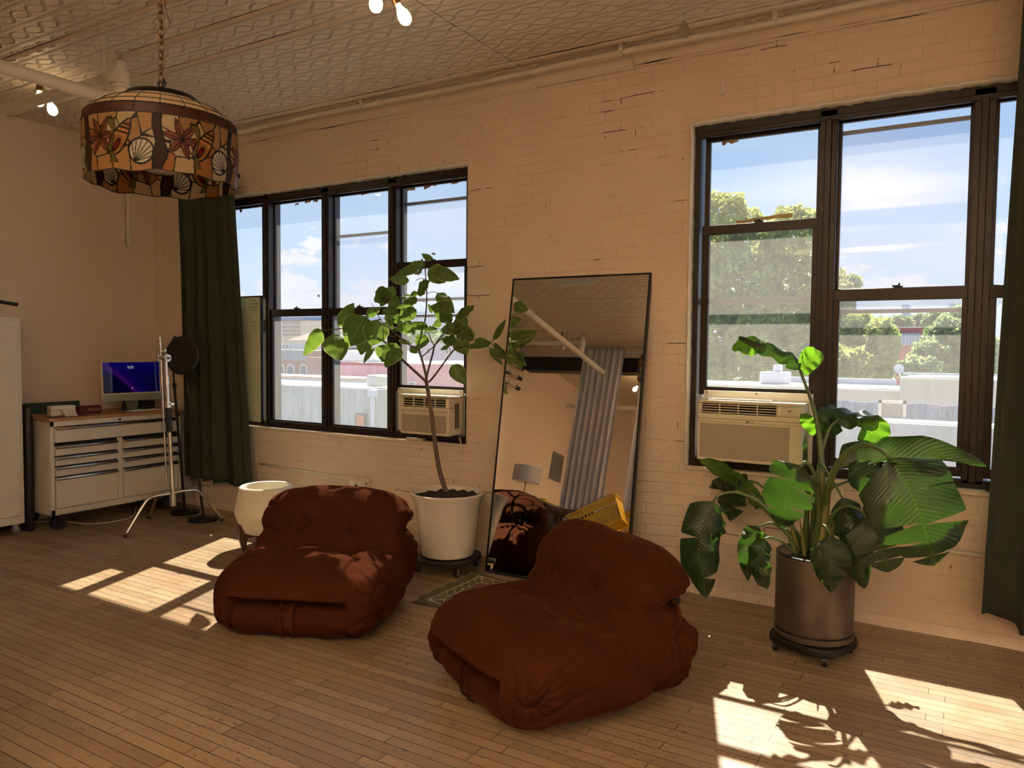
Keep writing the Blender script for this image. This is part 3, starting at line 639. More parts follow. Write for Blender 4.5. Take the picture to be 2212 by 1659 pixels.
# ------------------------------------------------------------------ stained glass pendant
LC = on(352, 400, 2, 2.165) if False else dep(352, 398, 2.86); LR = .268; LZ = LC.z
def pendant():
    t = thing('pendant_lamp', 'stained glass drum pendant with starfish and shells hanging from a chain', 'pendant lamp', LC)
    # pattern painted as glass pieces between lead lines: pixel map on (angle, height)
    NU, NV = 900, 150
    H = .190
    circ = 2*PI*LR
    us = (np.arange(NU)/NU)*circ; vs_ = np.linspace(0, H, NV)
    UU, VV = np.meshgrid(us, vs_)
    def lin(c): return np.array([x for x in c])
    amber = lin((.36, .20, .07)); cream = lin((.46, .36, .20)); ivory = lin((.52, .48, .38)); ochre = lin((.32, .14, .035)); mag = lin((.17, .050, .025)); olive = lin((.12, .10, .025)); dark = lin((.035, .012, .008)); ruby = lin((.16, .004, .006)); lead = lin((.006, .006, .006))
    colr = np.zeros((NV, NU, 3)); lw = .0031
    rr = np.random.RandomState(4)
    seeds = []
    panel = circ/6
    for k in range(6):
        for q in [(.07, .03), (.30, .02), (.55, .025), (.80, .03), (.10, .165), (.36, .17), (.62, .168), (.9, .16), (.47, .10), (.97, .09), (.29, .075), (.0, .12), (.70, .155), (.42, .14)]:
            seeds.append(((k+q[0])*panel+rr.uniform(-.006, .006), q[1]+rr.uniform(-.006, .006)))
    seeds = np.array(seeds); pal = np.array([amber, cream, amber*.8, cream*1.05, ochre, amber*1.1])
    ci = rr.randint(0, len(pal), len(seeds))
    D = np.full((NV, NU), 9.); D2 = np.full((NV, NU), 9.); I = np.zeros((NV, NU), int)
    for i, (a, b) in enumerate(seeds):
        du = np.abs(UU-a); du = np.minimum(du, circ-du); d = np.hypot(du, (VV-b)*1.05)
        w = d < D; D2 = np.where(w, D, np.minimum(D2, d)); I = np.where(w, i, I); D = np.where(w, d, D)
    colr[:] = pal[ci[I]]; colr[(D2-D) < lw*1.3] = lead
    def wrap(a): return (a+circ/2) % circ-circ/2
    for k in range(6):
        # vertical dark panel joint, wavy
        x0 = (k)*panel; du = wrap(UU-x0-.006*np.sin(VV*38+k)); w = .013+.010*np.exp(-((VV-.05)/.03)**2)
        ins = np.abs(du) < w; colr[ins] = dark*(1+.6*np.sin(UU[ins]*900)[:, None]*.5); colr[(np.abs(np.abs(du)-w) < lw)] = lead
        # starfish: 6 long arms
        cx, cy = (k+.27)*panel, .112; dx = wrap(UU-cx); dy = VV-cy; r = np.hypot(dx, dy); th = np.arctan2(dy, dx)+.25+k*.2
        R = .026+.044*(np.abs(((th*6/(2*np.pi)) % 1)-.5)*2)**1.35; ins = r < R; colr[ins] = mag*(1+.35*np.cos(th[ins]*6+1)[:, None]); colr[(np.abs(r-R) < lw)] = lead
        for j in range(12):
            aa = j*PI/6; dd = np.abs(np.sin(th-aa))*r; colr[(dd < lw*.5) & (np.cos(th-aa) > 0) & ins] = lead
        # scallop shell
        cx, cy = (k+.80)*panel, .062; dx = wrap(UU-cx); dy = VV-cy; rot = .7 if k % 2 else -.6
        a = dx*math.cos(rot)+dy*math.sin(rot); b = -dx*math.sin(rot)+dy*math.cos(rot)
        R = np.hypot(a, b); ins = (R < .040); colr[ins] = ivory; colr[np.abs(R-.040) < lw] = lead
        fa = np.arctan2(b+.040, a); 
        for j in range(7):
            aj = PI/2+(j-3)*.24; colr[(np.abs(np.sin(fa-aj))*np.hypot(a, b+.040) < lw*.5) & ins] = lead
        # conch with ruby mouth
        cx, cy = (k+.55)*panel, .105; dx = wrap(UU-cx); dy = VV-cy; rot = .55; a = dx*math.cos(rot)-dy*math.sin(rot); b = dx*math.sin(rot)+dy*math.cos(rot)
        wd = .026*np.clip(1-(b/.072)**2, 0, 1)**.7*(1-.25*b/.07); ins = (np.abs(a) < wd) & (np.abs(b) < .07); colr[ins] = ochre*(1.15+.3*np.sin(b[ins]*90)[:, None]); colr[(np.abs(np.abs(a)-wd) < lw) & (np.abs(b) < .071)] = lead
        for bb in (.018, .034, .048): colr[(np.abs(b-bb-a*.3) < lw) & ins] = lead
        e = ((a-.002)/.008)**2+((b+.030)/.022)**2; colr[(e < 2.6) & ins] = ochre*.8; colr[e < 1] = ruby; colr[np.abs(np.sqrt(e)-1) < .16] = lead
        # olive weed
        cx = (k+.43)*panel; du = wrap(UU-cx-.008*np.sin(VV*60)); w2 = .012+.004*np.sin(VV*90); ins = (np.abs(du) < w2) & (VV > .02) & (VV < .175) & (r > R*0) ; s_ = ins & (np.hypot(wrap(UU-(k+.27)*panel), VV-.112) > .05)
        colr[s_] = olive; colr[s_ & (np.abs(np.abs(du)-w2) < lw)] = lead; colr[s_ & ((VV % .055) < lw*1.5)] = lead
    m = MB(); amp = .007
    def pos(j, i):
        a = 2*PI*i/NU+.4; f = j/(NV-1); zb = -amp*(.5+.5*math.sin(6*a*1.0+1.2))-.003*math.sin(12*a+.5)
        z = zb*(1-f)**2+H*f; r = LR*(1-.03*(1-f)**3)+.0010*math.sin(24*a)
        return (r*math.cos(a), r*math.sin(a), z)
    for j in range(NV):
        for i in range(NU): m.v.append(pos(j, i))
    for j in range(NV-1):
        for i in range(NU): m.f.append((j*NU+i, j*NU+(i+1) % NU, (j+1)*NU+(i+1) % NU, (j+1)*NU+i))
    def glassmat(name, vc=True, c=None):
        t_ = NT(name)
        if vc: a = t_.N('ShaderNodeAttribute'); a.attribute_name = 'glass'; cc = a.outputs['Color']
        else: cc = c
        nz = t_.noise(t_.mapping(t_.coord(), (8, 8, 30)), 4, 4); cc = t_.mix(.25, cc, nz, 'MULTIPLY') if vc else cc
        b = t_.bsdf(cc, .36, 0, t_.bump(t_.noise(t_.coord(), 25, 3), .15, .003), Specular_IOR_Level=.25); x = t_.N('ShaderNodeBsdfTranslucent'); t_.set(x, 0, cc if vc else (*c, 1))
        mm = t_.N('ShaderNodeMixShader'); mm.inputs[0].default_value = .42; t_.L(b, mm.inputs[1]); t_.L(x.outputs[0], mm.inputs[2]); return t_.done(mm.outputs[0])
    GM = glassmat('stained_glass')
    o = m.build('glass_shade', GM, t, smooth=True, local=True)
    at = o.data.color_attributes.new('glass', 'FLOAT_COLOR', 'POINT'); buf = np.ones((NV*NU, 4), dtype=np.float32); buf[:, :3] = colr.reshape(-1, 3); at.data.foreach_set('color', buf.ravel())
    # brown border band and tiled dome
    NB = 20
    band = glassmat('brown_band_glass', False, (.055, .018, .010)); dome = glassmat('cream_dome_glass', False, (.60, .44, .26)); M_LEAD = simple('lead_came', (.02, .018, .016), .4, .4)
    def ringpts(r, z, n=NB*4): return [(r*math.cos(2*PI*i/n), r*math.sin(2*PI*i/n), z) for i in range(n+1)]
    zb = H; prof = [(LR, zb), (LR-.006, zb+.036), (LR-.026, zb+.056), (LR-.062, zb+.082), (LR-.115, zb+.106), (LR-.150, zb+.118)]
    MB().lathe([(LR, zb), (LR-.006, zb+.036)], seg=80).build('border_band', band, t, smooth=True, local=True) if False else None
    def lath(p): 
        q = MB(); n = NB*4
        for (r, z) in p: q.v += [(r*math.cos(2*PI*i/n), r*math.sin(2*PI*i/n), z) for i in range(n)]
        for j in range(len(p)-1):
            for i in range(n): q.f.append((j*n+i, j*n+(i+1) % n, (j+1)*n+(i+1) % n, (j+1)*n+i))
        return q
    lath(prof[:2]).build('border_band', band, t, smooth=True, local=True)
    lath(prof[1:]).build('dome', dome, t, smooth=True, local=True)
    q = MB()
    for r, z in prof: q.tube(ringpts(r, z), .0022, 6, cap=False)
    for i in range(NB):
        a = 2*PI*i/NB; q.tube([(r*math.cos(a), r*math.sin(a), z) for r, z in prof], .0018, 6)
    q.tube([pos(0, i) for i in range(0, NU, 5)]+[pos(0, 0)], .002, 6, cap=False)
    q.build('lead_lines', M_LEAD, t, smooth=True, local=True)
    zc = zb+.118
    MB().lathe([(.060, zc-.004), (.122, zc-.004), (.128, zc+.004), (.122, zc+.014), (.100, zc+.018), (.02, zc+.026), (.012, zc+.05), (0.0, zc+.052)], seg=64).build('cap', simple('dark_bronze', (.018, .014, .012), .4, .7), t, smooth='auto', local=True)
    MB().lathe([(0, -.03+.07), (.05, -.026+.07), (.10, -.010+.07), (.118, .012+.07), (.114, .014+.07), (.09, -.004+.07), (0.0, -.022+.07)], seg=48).build('glass_bowl', simple('frosted_bowl', (.8, .78, .72), .2, Transmission_Weight=.4), t, smooth=True, local=True)
    MB().cyl((0, 0, .04), (0, 0, zc), .006).build('stem', M_BRASS, t, local=True)
    z = zc+.05; ch = t
    q = MB()
    for s_ in (-1, 1): q.tube([(s_*.008, 0, z-.03), (s_*.022, 0, z-.015), (s_*.012, 0, z), (s_*.022, 0, z+.015), (s_*.010, 0, z+.028)], .005, 8)
    q.build('chain_hook', M_BLACKM, t, smooth=True, local=True)
    n = 0; top = ZC-LZ; z += .02
    while z < top-.02:
        a = .45+(n % 2)*PI/2; q = MB(); hh = .030; ww = .0125
        pts = [(ww*math.cos(k)*math.cos(a), ww*math.cos(k)*math.sin(a), z+hh*.5+hh*.62*math.sin(k)*(abs(math.sin(k))**-.2 if abs(math.sin(k)) > .05 else 1)) for k in [2*PI*i/20 for i in range(21)]]
        q.tube(pts, .0027, 8, cap=False); q.build('chain_link', M_BRASS, t, smooth=True, local=True); z += hh*.93; n += 1
    q = MB(); q.tube(smooth_pts([(0.004, 0, zc+.05), (-.004, .004, zc+.3), (.006, -.002, zc+.6), (0, 0, top)], 8), .002, 6); q.build('cord', M_BRASS, t, smooth=True, local=True)
    MB().lathe([(.0, top-.035), (.03, top-.03), (.058, top-.01), (.06, top), (0, top)], seg=32).build('ceiling_canopy', M_BRASS, t, smooth='auto', local=True)
    return t
pendant()
# loose wires dangling from the ceiling beside the chain
a = on(355, 10, 2, 3.30); b = dep(366, 60, (a-CAM).dot(CF))
tag(MB().tube(smooth_pts([(a.x, a.y, ZC), a+V((.01, 0, -.02)), b+V((0, 0, .03)), b], 6), .002, 6).build('dangling_wire', M_BRASS), 'thin wire dangling from the ceiling beside the lamp chain', 'wire')
# ================================================================== lounge chairs
def loft_cushion(profile, hw, n_exp=3.4, NU=120, NS=90, disp=None, cen=None, seed=0, taper=0.0):
    "closed side profile (y, z) swept across x, ends closed like a stuffed pillow"
    P = smooth_pts([(0, y, z) for y, z in profile+[profile[0]]], 12)[:-1]; 
    # resample evenly
    L = [0]; Q = P+[P[0]]
    for i in range(len(P)): L.append(L[-1]+(Q[i+1]-Q[i]).length)
    pts = []; k = 0
    for i in range(NU):
        d = L[-1]*i/NU
        while L[k+1] < d: k += 1
        f = (d-L[k])/max(1e-9, L[k+1]-L[k]); pts.append(Q[k].lerp(Q[k+1], f))
    c = V((0, sum(p.y for p in pts)/NU, sum(p.z for p in pts)/NU)) if cen is None else V((0, cen[0], cen[1]))
    m = MB()
    for j in range(NS+1):
        ph = -PI/2+PI*j/NS; sx = math.copysign(abs(math.sin(ph))**(2/n_exp), math.sin(ph)); k = max(0.0, math.cos(ph))**(2/n_exp)
        for i in range(NU):
            p = pts[i]; q = c+(p-c)*k; v = V((sx*hw*(1-taper*(p.z-.2)), q.y, q.z))
            m.v.append(v)
    for j in range(NS):
        for i in range(NU): m.f.append((j*NU+i, j*NU+(i+1) % NU, (j+1)*NU+(i+1) % NU, (j+1)*NU+i))
    # smooth displacement along normals
    vs = np.array([tuple(v) for v in m.v]).reshape(NS+1, NU, 3)
    du = np.roll(vs, -1, 1)-np.roll(vs, 1, 1); dv = np.gradient(vs, axis=0); nr = np.cross(du, dv); nr /= np.maximum(1e-9, np.linalg.norm(nr, axis=2, keepdims=True))
    cc = vs.mean(axis=(0, 1)); 
    if (nr*(vs-cc)).sum() < 0: nr = -nr
    if disp: vs = disp(vs, nr, pts)
    m.v = [tuple(p) for p in vs.reshape(-1, 3)]
    return m
def gau(x, w): return np.exp(-(x/w)**2)
def sstn(a, b, x): t = np.clip((x-a)/(b-a), 0, 1); return t*t*(3-2*t)
SEATP = [(-.30, .015), (-.42, .02), (-.475, .07), (-.50, .15), (-.492, .24), (-.445, .325), (-.36, .372), (-.22, .395), (-.05, .40), (.10, .395), (.22, .37), (.30, .30), (.32, .16), (.26, .03), (.0, .012)]
BACKP = [(.02, .05), (.00, .20), (.035, .36), (.075, .47), (.115, .58), (.175, .665), (.27, .705), (.375, .685), (.455, .615), (.475, .535), (.435, .478), (.385, .450), (.420, .405), (.505, .31), (.525, .20), (.48, .08), (.40, .025), (.2, .015)]
def make_chair(name, label, loc, rz, seed, tuft=1.0):
    t = thing(name, label, 'lounge chair', loc, rz, 'pair of rust velvet lounge chairs'); t.scale = (.98, 1, .93)
    ns = seed*7.3
    def wr(vs, f, a):
        o = np.zeros(vs.shape[:2])
        for j in range(vs.shape[0]):
            for i in range(vs.shape[1]):
                p = vs[j, i]; o[j, i] = mnoise.noise(V((p[0]*f+ns, p[1]*f, p[2]*f)))
        return o*a
    def crease(vs, f, sx=1):
        o = np.zeros(vs.shape[:2])
        for j in range(vs.shape[0]):
            for i in range(vs.shape[1]):
                p = vs[j, i]; o[j, i] = 1-min(1, abs(mnoise.noise(V((p[0]*f*sx+ns, p[1]*f, p[2]*f+3))))*5.5)
        return o
    def dseat(vs, nr, pts):
        x, y, z = vs[..., 0], vs[..., 1], vs[..., 2]; d = wr(vs, 4.2, .016)+wr(vs, 11, .006); cr = crease(vs, 7)
        d -= cr*(.009*gau(np.hypot(np.abs(x)-.17, y+.02), .16)*(nr[..., 2] > .2)+.008*sstn(.28, .44, np.abs(x))*sstn(-.10, -.34, y)+.007*gau(y-.12, .09)+.004)
        up = np.clip(nr[..., 2], 0, 1)
        crown = .030*(1-(x/.48)**2)*gau(y+.08, .32)*up
        d += crown
        for (bx, by) in ((-.17, -.02), (.17, -.02)):      # tufted hollows with folds running out of them
            r = np.hypot(x-bx, (y-by)); th = np.arctan2(y-by, x-bx)
            d -= up*(.042*gau(r, .095)+.034*gau(r, .022)); d -= up*.011*gau(r-.10, .09)*np.abs(np.cos(th*2.5+seed+bx*9))**6
        d -= up*.020*gau(y+.02, .030)*sstn(.30, .16, np.abs(x))*(.6+.4*np.cos(x*14))
        d -= up*.006*gau(x, .008)                      # centre seam
        d -= .010*gau(x, .008)*sstn(.0, -.3, y)*(z > .22)*0
        # seat meets the back in a puckered line
        d -= up*.030*sstn(.04, .16, y)
        d += up*.006*np.sin(x*62+np.sin(y*20)*1.5)*gau(y-.10, .06)
        # side pleats at the front corners
        side = sstn(.34, .44, np.abs(x)); d += .0060*side*np.sin(np.arctan2(z-.20, y+.40)*15)*gau(np.hypot(y+.40, z-.20), .14)
        d += .004*sstn(.33, .37, np.abs(x))*np.sin(z*70+y*10)*sstn(-.42, -.47, y)*(z < .25)
        v = vs+nr*d[..., None]
        # mouth of the folded front
        m = sstn(.350, .275, np.abs(v[..., 0]))*sstn(.255, .215, v[..., 2])*sstn(-.30, -.34, v[..., 1]); v[..., 1] += .115*m
        lip = sstn(.33, .29, np.abs(v[..., 0]))*gau(v[..., 2]-.262, .028)*sstn(-.38, -.46, v[..., 1]); v[..., 1] -= .014*lip
        v[..., 2] = np.maximum(v[..., 2], .004); return v
    loft_cushion(SEATP, .485, 4.2, 170, 150, dseat, (-.09, .20)).build('seat_cushion', M_VELVET, t, smooth=True, local=True)
    def droll(vs, nr, pts):
        x, y, z = vs[..., 0], vs[..., 1], vs[..., 2]; d = wr(vs, 7, .006); e = sstn(.20, .31, np.abs(x)); d -= .012*gau(np.abs(x)-.03, .012)*sstn(-.33, -.37, y)
        d += .004*e*np.sin(z*80); d -= .007*gau(z-.172, .008)*sstn(-.32, -.36, y); v = vs+nr*d[..., None]; v[..., 2] = np.maximum(v[..., 2], .010); return v
    loft_cushion([(-.30, .02), (-.40, .02), (-.440, .06), (-.448, .11), (-.435, .165), (-.40, .195), (-.33, .205), (-.28, .15)], .335, 6, 70, 70, droll, (-.36, .11)).build('front_roll', M_VELVET, t, smooth=True, local=True)
    for s in (-1, 1):
        MB().tube(smooth_pts([(s*.034, -.405, .236), (s*.034, -.452, .205), (s*.033, -.466, .13), (s*.031, -.455, .05), (s*.03, -.43, .022)], 8), .0062, 8).build('strap', M_VELVET, t, smooth=True, local=True)
    def dback(vs, nr, pts):
        x, y, z = vs[..., 0], vs[..., 1], vs[..., 2]; d = wr(vs, 4.2, .015)+wr(vs, 11, .006); cr = crease(vs, 6.5)
        d -= cr*(.004+.008*sstn(.26, .44, np.abs(x))*sstn(.0, .25, y)+.006*gau(np.hypot(np.abs(x)-.155, z-.49), .10))
        d += .028*(1-(x/.47)**2)*sstn(.45, .60, z)*np.clip(nr[..., 2]-nr[..., 1]*.3, 0, 1)
        fr = np.clip(-nr[..., 1], 0, 1)
        for bx in (-.155, .155):
            r = np.hypot(x-bx, z-.49); d -= fr*(.022*gau(r, .07)+.016*gau(r, .016))
        d -= .008*gau(x, .009)*(z > .28)
        # gathered neck under the head roll: pleats fan above and below it
        nk = np.hypot(y-.40, (z-.455)); s = np.arctan2(z-.455, y-.40)
        rear = sstn(.20, .42, y)
        d += .0065*np.sin(x*120+np.sin(z*25+x*5)*1.6)*rear*gau(z-.40, .16)*sstn(.50, .40, z)
        d += .0055*np.sin(x*85)*sstn(.33, .42, y)*sstn(.455, .50, z)*sstn(.60, .5, z)
        d -= .034*gau(z-.455, .024)*sstn(.14, .36, y)
        sd = sstn(.36, .46, np.abs(x)); d += .0075*sd*np.sin(s*13+1)*gau(nk, .20)*sstn(.02, .08, nk)
        d += .0055*sd*np.sin(y*150+z*20)*sstn(.36, .30, z)*sstn(.20, .34, y)
        d -= .035*gau(nk, .06)*sd
        v = vs+nr*d[..., None]; v[..., 0] *= 1-(.045+.10*sstn(.18, .40, y))*gau(z-.462, .042)+.015*gau(z-.60, .08)+.02*gau(z-.25, .12)*sstn(.2, .4, y); v[..., 2] = np.maximum(v[..., 2], .004); return v
    loft_cushion(BACKP, .475, 4.0, 210, 150, dback, (.27, .34), taper=.03).build('backrest', M_VELVET, t, smooth=True, local=True)
    for bx in (-.155, .155):
        m = MB().sphere((bx, .062, .492), .014, (1, .55, 1)); m.build('button', M_VELVET, t, smooth=True, local=True)
    for bx in (-.17, .17): MB().sphere((bx, -.02, .372), .013, (1, 1, .6)).build('button', M_VELVET, t, smooth=True, local=True)
    for s in (-1, 1):
        m = MB(); m.tube([V((s*.392, .375, .462))+V((0, .017*math.cos(a), .020*math.sin(a))) for a in [i*PI/10 for i in range(21)]], .005, 8); m.tube([(s*.37, .375, .462), (s*.398, .375, .462)], .010, 14)
        m.build('clip', M_BLACKM, t, smooth=True, local=True)
    return t
make_chair('lounge_chair', 'rust velvet lounge chair on the left, beside the white potted fig tree', (-3.13, -1.515, 0), math.radians(23.5), 1)
make_chair('lounge_chair', 'rust velvet lounge chair in front of the leaning mirror, nearer the camera', (-1.570, -1.610, 0), math.radians(-29.4), 2)

# ================================================================== leaning mirror
def mirror_():
    a, b = -2.765, -1.745; yb, zt = -.350, 2.0; th = math.atan2(yb*-1-.012, zt); L = zt/math.cos(th)
    t = thing('leaning_mirror', 'tall black framed mirror leaning on the brick wall between the windows', 'mirror', ((a+b)/2, yb, 0), 0)
    U_ = V((0, math.sin(th), math.cos(th))); Nn = V((0, -math.cos(th), math.sin(th))); o = V((0, yb, .004))
    def P(x, s, n): return V((x, 0, 0))+o+U_*s+Nn*n
    def bar(x0, x1, s0, s1, n0=-.03, n1=.004):
        q = [P(x0, s0, n1), P(x1, s0, n1), P(x1, s1, n1), P(x0, s1, n1)]; return q, Nn*(n0-n1)
    m = MB()
    for r in ((a, a+.011, 0, L), (b-.011, b, 0, L), (a, b, 0, .011), (a, b, L-.011, L)):
        q, d = bar(*r); m.hexa(q, d)
    m.build('mirror_frame', M_BLACKM, t)
    q, d = bar(a+.008, b-.008, .008, L-.008, -.004, 0.0); MB().hexa(q, d).build('mirror_glass', M_MIRROR, t)
    q, d = bar(a+.008, b-.008, .008, L-.008, -.024, -.006); MB().hexa(q, d).build('back_board', M_BLACK, t)
mirror_()

# ================================================================== small kilim rug
def rug():
    C0 = [on(893, 1302, 2, 0), on(1024, 1244, 2, 0), on(1165, 1272, 2, 0)]
    A, B, Cn = C0; e1 = (B-A); e2 = (Cn-B); e2 = e2.normalized(); e1n = e1.normalized(); w = e1.length; l = 1.0
    o = A; NU_, NV_ = 110, 60
    def f(u, v):
        p = o+e2*(u*l)+e1*v
        z = .006+.016*max(0, mnoise.noise(V((u*5.5, v*1.2, 3))))*(1+1.2*(v > .75)*(v-.75)*4)+.022*max(0, 1-u*9)*v**3+.012*max(0, v-.85)/.15*abs(math.sin(u*13))
        z *= (1 if u < .9 else 1)
        return V((p.x+.006*math.sin(v*30)*(u < .02), p.y, z))
    m = grid(f, NU_, NV_, uv=True)
    t = NT('kilim_weave'); uv = t.coord('UV'); sep = t.N('ShaderNodeSeparateXYZ'); t.L(uv, sep.inputs[0]); u, v = sep.outputs[0], sep.outputs[1]
    base = t.mix(t.noise(t.mapping(uv, (40, 4, 1)), 3, 4), (.075, .066, .028), (.14, .12, .055))
    def band(x, c, w): return t.math('LESS_THAN', t.math('ABSOLUTE', t.math('SUBTRACT', x, c)), w)
    def AND(a, b): return t.math('MULTIPLY', a, b)
    def OR(a, b): return t.math('MAXIMUM', a, b)
    def inside(a0, a1, x): return AND(t.math('GREATER_THAN', x, a0), t.math('LESS_THAN', x, a1))
    # cream border lines with a zigzag between them
    b1 = AND(band(v, .08, .008), t.math('GREATER_THAN', u, .06)); b2 = AND(band(v, .94, .008), t.math('GREATER_THAN', u, .06)); b3 = AND(band(u, .065, .004), inside(.08, .94, v))
    c1 = AND(band(v, .20, .006), t.math('GREATER_THAN', u, .125)); c2 = AND(band(v, .82, .006), t.math('GREATER_THAN', u, .125)); c3 = AND(band(u, .125, .003), inside(.20, .82, v))
    zz = t.math('PINGPONG', u, .045); za = AND(band(t.math('ADD', .09, t.math('MULTIPLY', zz, 2.3)), v, .009), t.math('GREATER_THAN', u, .065)); zb_ = AND(band(t.math('SUBTRACT', .93, t.math('MULTIPLY', zz, 2.3)), v, .009), t.math('GREATER_THAN', u, .065))
    zv = t.math('PINGPONG', v, .06); zc_ = AND(band(t.math('ADD', .067, t.math('MULTIPLY', zv, .9)), u, .004), inside(.10, .92, v))
    lines = b1
    for k in (b2, b3, c1, c2, c3, za, zb_, zc_): lines = OR(lines, k)
    # coloured star motifs
    vo = t.N('ShaderNodeTexVoronoi'); t.L(t.mapping(uv, (13, 7.5, 1)), vo.inputs['Vector']); vo.inputs['Scale'].default_value = 1; vo.inputs['Randomness'].default_value = .35
    sp = t.N('ShaderNodeSeparateXYZ'); vm = t.N('ShaderNodeVectorMath'); vm.operation = 'SUBTRACT'; t.L(t.mapping(uv, (13, 7.5, 1)), vm.inputs[0]); t.L(vo.outputs['Position'], vm.inputs[1]); t.L(vm.outputs[0], sp.inputs[0])
    ax, ay = t.math('ABSOLUTE', sp.outputs[0]), t.math('ABSOLUTE', sp.outputs[1])
    star = t.math('LESS_THAN', t.math('MINIMUM', t.math('ADD', ax, t.math('MULTIPLY', t.math('ABSOLUTE', t.math('SUBTRACT', ax, ay)), 1.8)), t.math('ADD', t.math('MULTIPLY', ax, .9), t.math('MULTIPLY', ay, 3))), .30)
    star = AND(star, AND(t.math('GREATER_THAN', u, .145), inside(.22, .80, v)))
    sc = t.N('ShaderNodeSeparateColor'); t.L(vo.outputs['Color'], sc.inputs[0])
    colr = t.ramp(sc.outputs[0], [(0, (.55, .10, .03)), (.2, (.65, .30, .04)), (.38, (.03, .06, .25)), (.55, (.40, .06, .10)), (.72, (.05, .25, .25)), (.86, (.35, .14, .32))], 'CONSTANT')
    col = t.mix(star, base, colr); col = t.mix(lines, col, (.55, .50, .36))
    nrm = t.bump(t.noise(t.mapping(uv, (300, 40, 1)), 3, 2), .4, .003)
    o_ = m.build('kilim_rug', t.done(t.bsdf(col, .95, 0, nrm)), smooth=True, solid=.005); tag(o_, 'small green kilim rug with cream zigzag border on the floor below the mirror', 'rug')
    fr = MB(); rr = random.Random(3)
    for i in range(70):
        v = i/69; p = f(0, v); q = p-e2*rr.uniform(.012, .022)+V((rr.uniform(-.004, .004), rr.uniform(-.004, .004), 0)); q.z = max(.002, p.z-.004); fr.tube([p, q], .0022, 5)
    fr.build('fringe', simple('kilim_fringe', (.16, .14, .07), .95), o_)
rug()
# ================================================================== curtains and white board
def cloth(x0, x1, y, ztop, zbot, folds, amp, seed, xt0=None, xt1=None, NU=260, NV=60, zb=None):
    xt0 = x0 if xt0 is None else xt0; xt1 = x1 if xt1 is None else xt1
    def f(u, v):                       # v = 0 bottom .. 1 top
        w = mnoise.noise(V((u*folds*.6, seed, 0)))*.6
        a = amp*(1-.35*v); ph = (u*folds+w)*2*PI
        x = (x0+(x1-x0)*u)*(1-v)+(xt0+(xt1-xt0)*u)*v+a*.35*math.sin(ph*2+1)*(1-v)
        yy = y+a*math.sin(ph)+.008*mnoise.noise(V((u*14, v*5, seed)))+.02*mnoise.noise(V((u*3, v*1.4, seed+5)))
        z0 = zbot+(zb(u) if zb else 0)+.008*math.sin(ph+1)
        return V((x, yy, z0+(ztop-z0)*v))
    return grid(f, NU, NV)
def curtain_(name, label, loc, mesh, mat, rod, cat='curtain', eyelets=()):
    t = thing(name, label, cat, loc); mesh.build('cloth', mat, t, smooth=True, solid=.003)
    if rod:
        m = MB(); m.tube([rod[0], rod[1]], .012, 14)
        for p in rod: m.sphere(p, .022)
        m.build('curtain_rod', M_BLACKM, t, smooth='auto')
    return t
curtain_('window_curtain', 'dark green curtain hanging at the left end of the left window, under the glass lamp', (-5.85, -.12, .25), cloth(-6.27, -5.335, -.125, 2.99, .27, 5, .035, 2, -6.30, -5.555, zb=lambda u: .0+.015*(1-u)), M_GREENC, [(-6.5, -.11, 3.0), (-3.1, -.11, 3.0)] if False else [(-6.45, -.12, 2.99), (-5.50, -.12, 2.99)])
curtain_('window_curtain', 'dark olive green curtain at the right edge, beside the bird of paradise plant', (.8, -.17, .2), cloth(.085, 1.5, -.19, 3.30, .20, 6, .045, 9, .175, 1.5, zb=lambda u: -.05*sst(.09, .13, u)), M_GREENC, [(.12, -.19, 3.32), (1.6, -.19, 3.32)])
def whiteboard():
    t = thing('whiteboard', 'black framed whiteboard with green marker notes standing on the sill behind the left curtain', 'whiteboard', (-5.6, -.02, .83))
    a, b, z0, z1 = -5.92, -5.315, .832, 1.955
    MB().box((a, -.030, z0), (b, -.022, z1)).build('board', simple('whiteboard_surface', (.62, .70, .50), .3), t)
    m = MB()
    for q in ((a, a+.012, z0, z1), (b-.012, b, z0, z1), (a, b, z0, z0+.012), (a, b, z1-.012, z1)): m.box((q[0], -.034, q[2]), (q[1], -.012, q[3]))
    m.build('board_frame', M_BLACK, t)
    rr = random.Random(5); m = MB()
    for (zz, x0, n) in [(1.915, -5.47, 3), (1.885, -5.47, 4), (1.855, -5.47, 4), (1.83, -5.46, 4), (1.805, -5.44, 2), (1.72, -5.44, 2), (1.69, -5.43, 2), (1.66, -5.43, 2), (1.55, -5.42, 1), (1.46, -5.42, 1), (1.30, -5.41, 1)]:
        x = x0
        for k in range(n):
            L = rr.uniform(.015, .03); pts = [(x+L*i/7, -.0312, zz+rr.uniform(-.007, .007)) for i in range(8)]; m.tube(pts, .0011, 4); x += L+.008
    m.build('marker_writing', simple('green_marker', (.03, .07, .05), .5), t)
whiteboard()

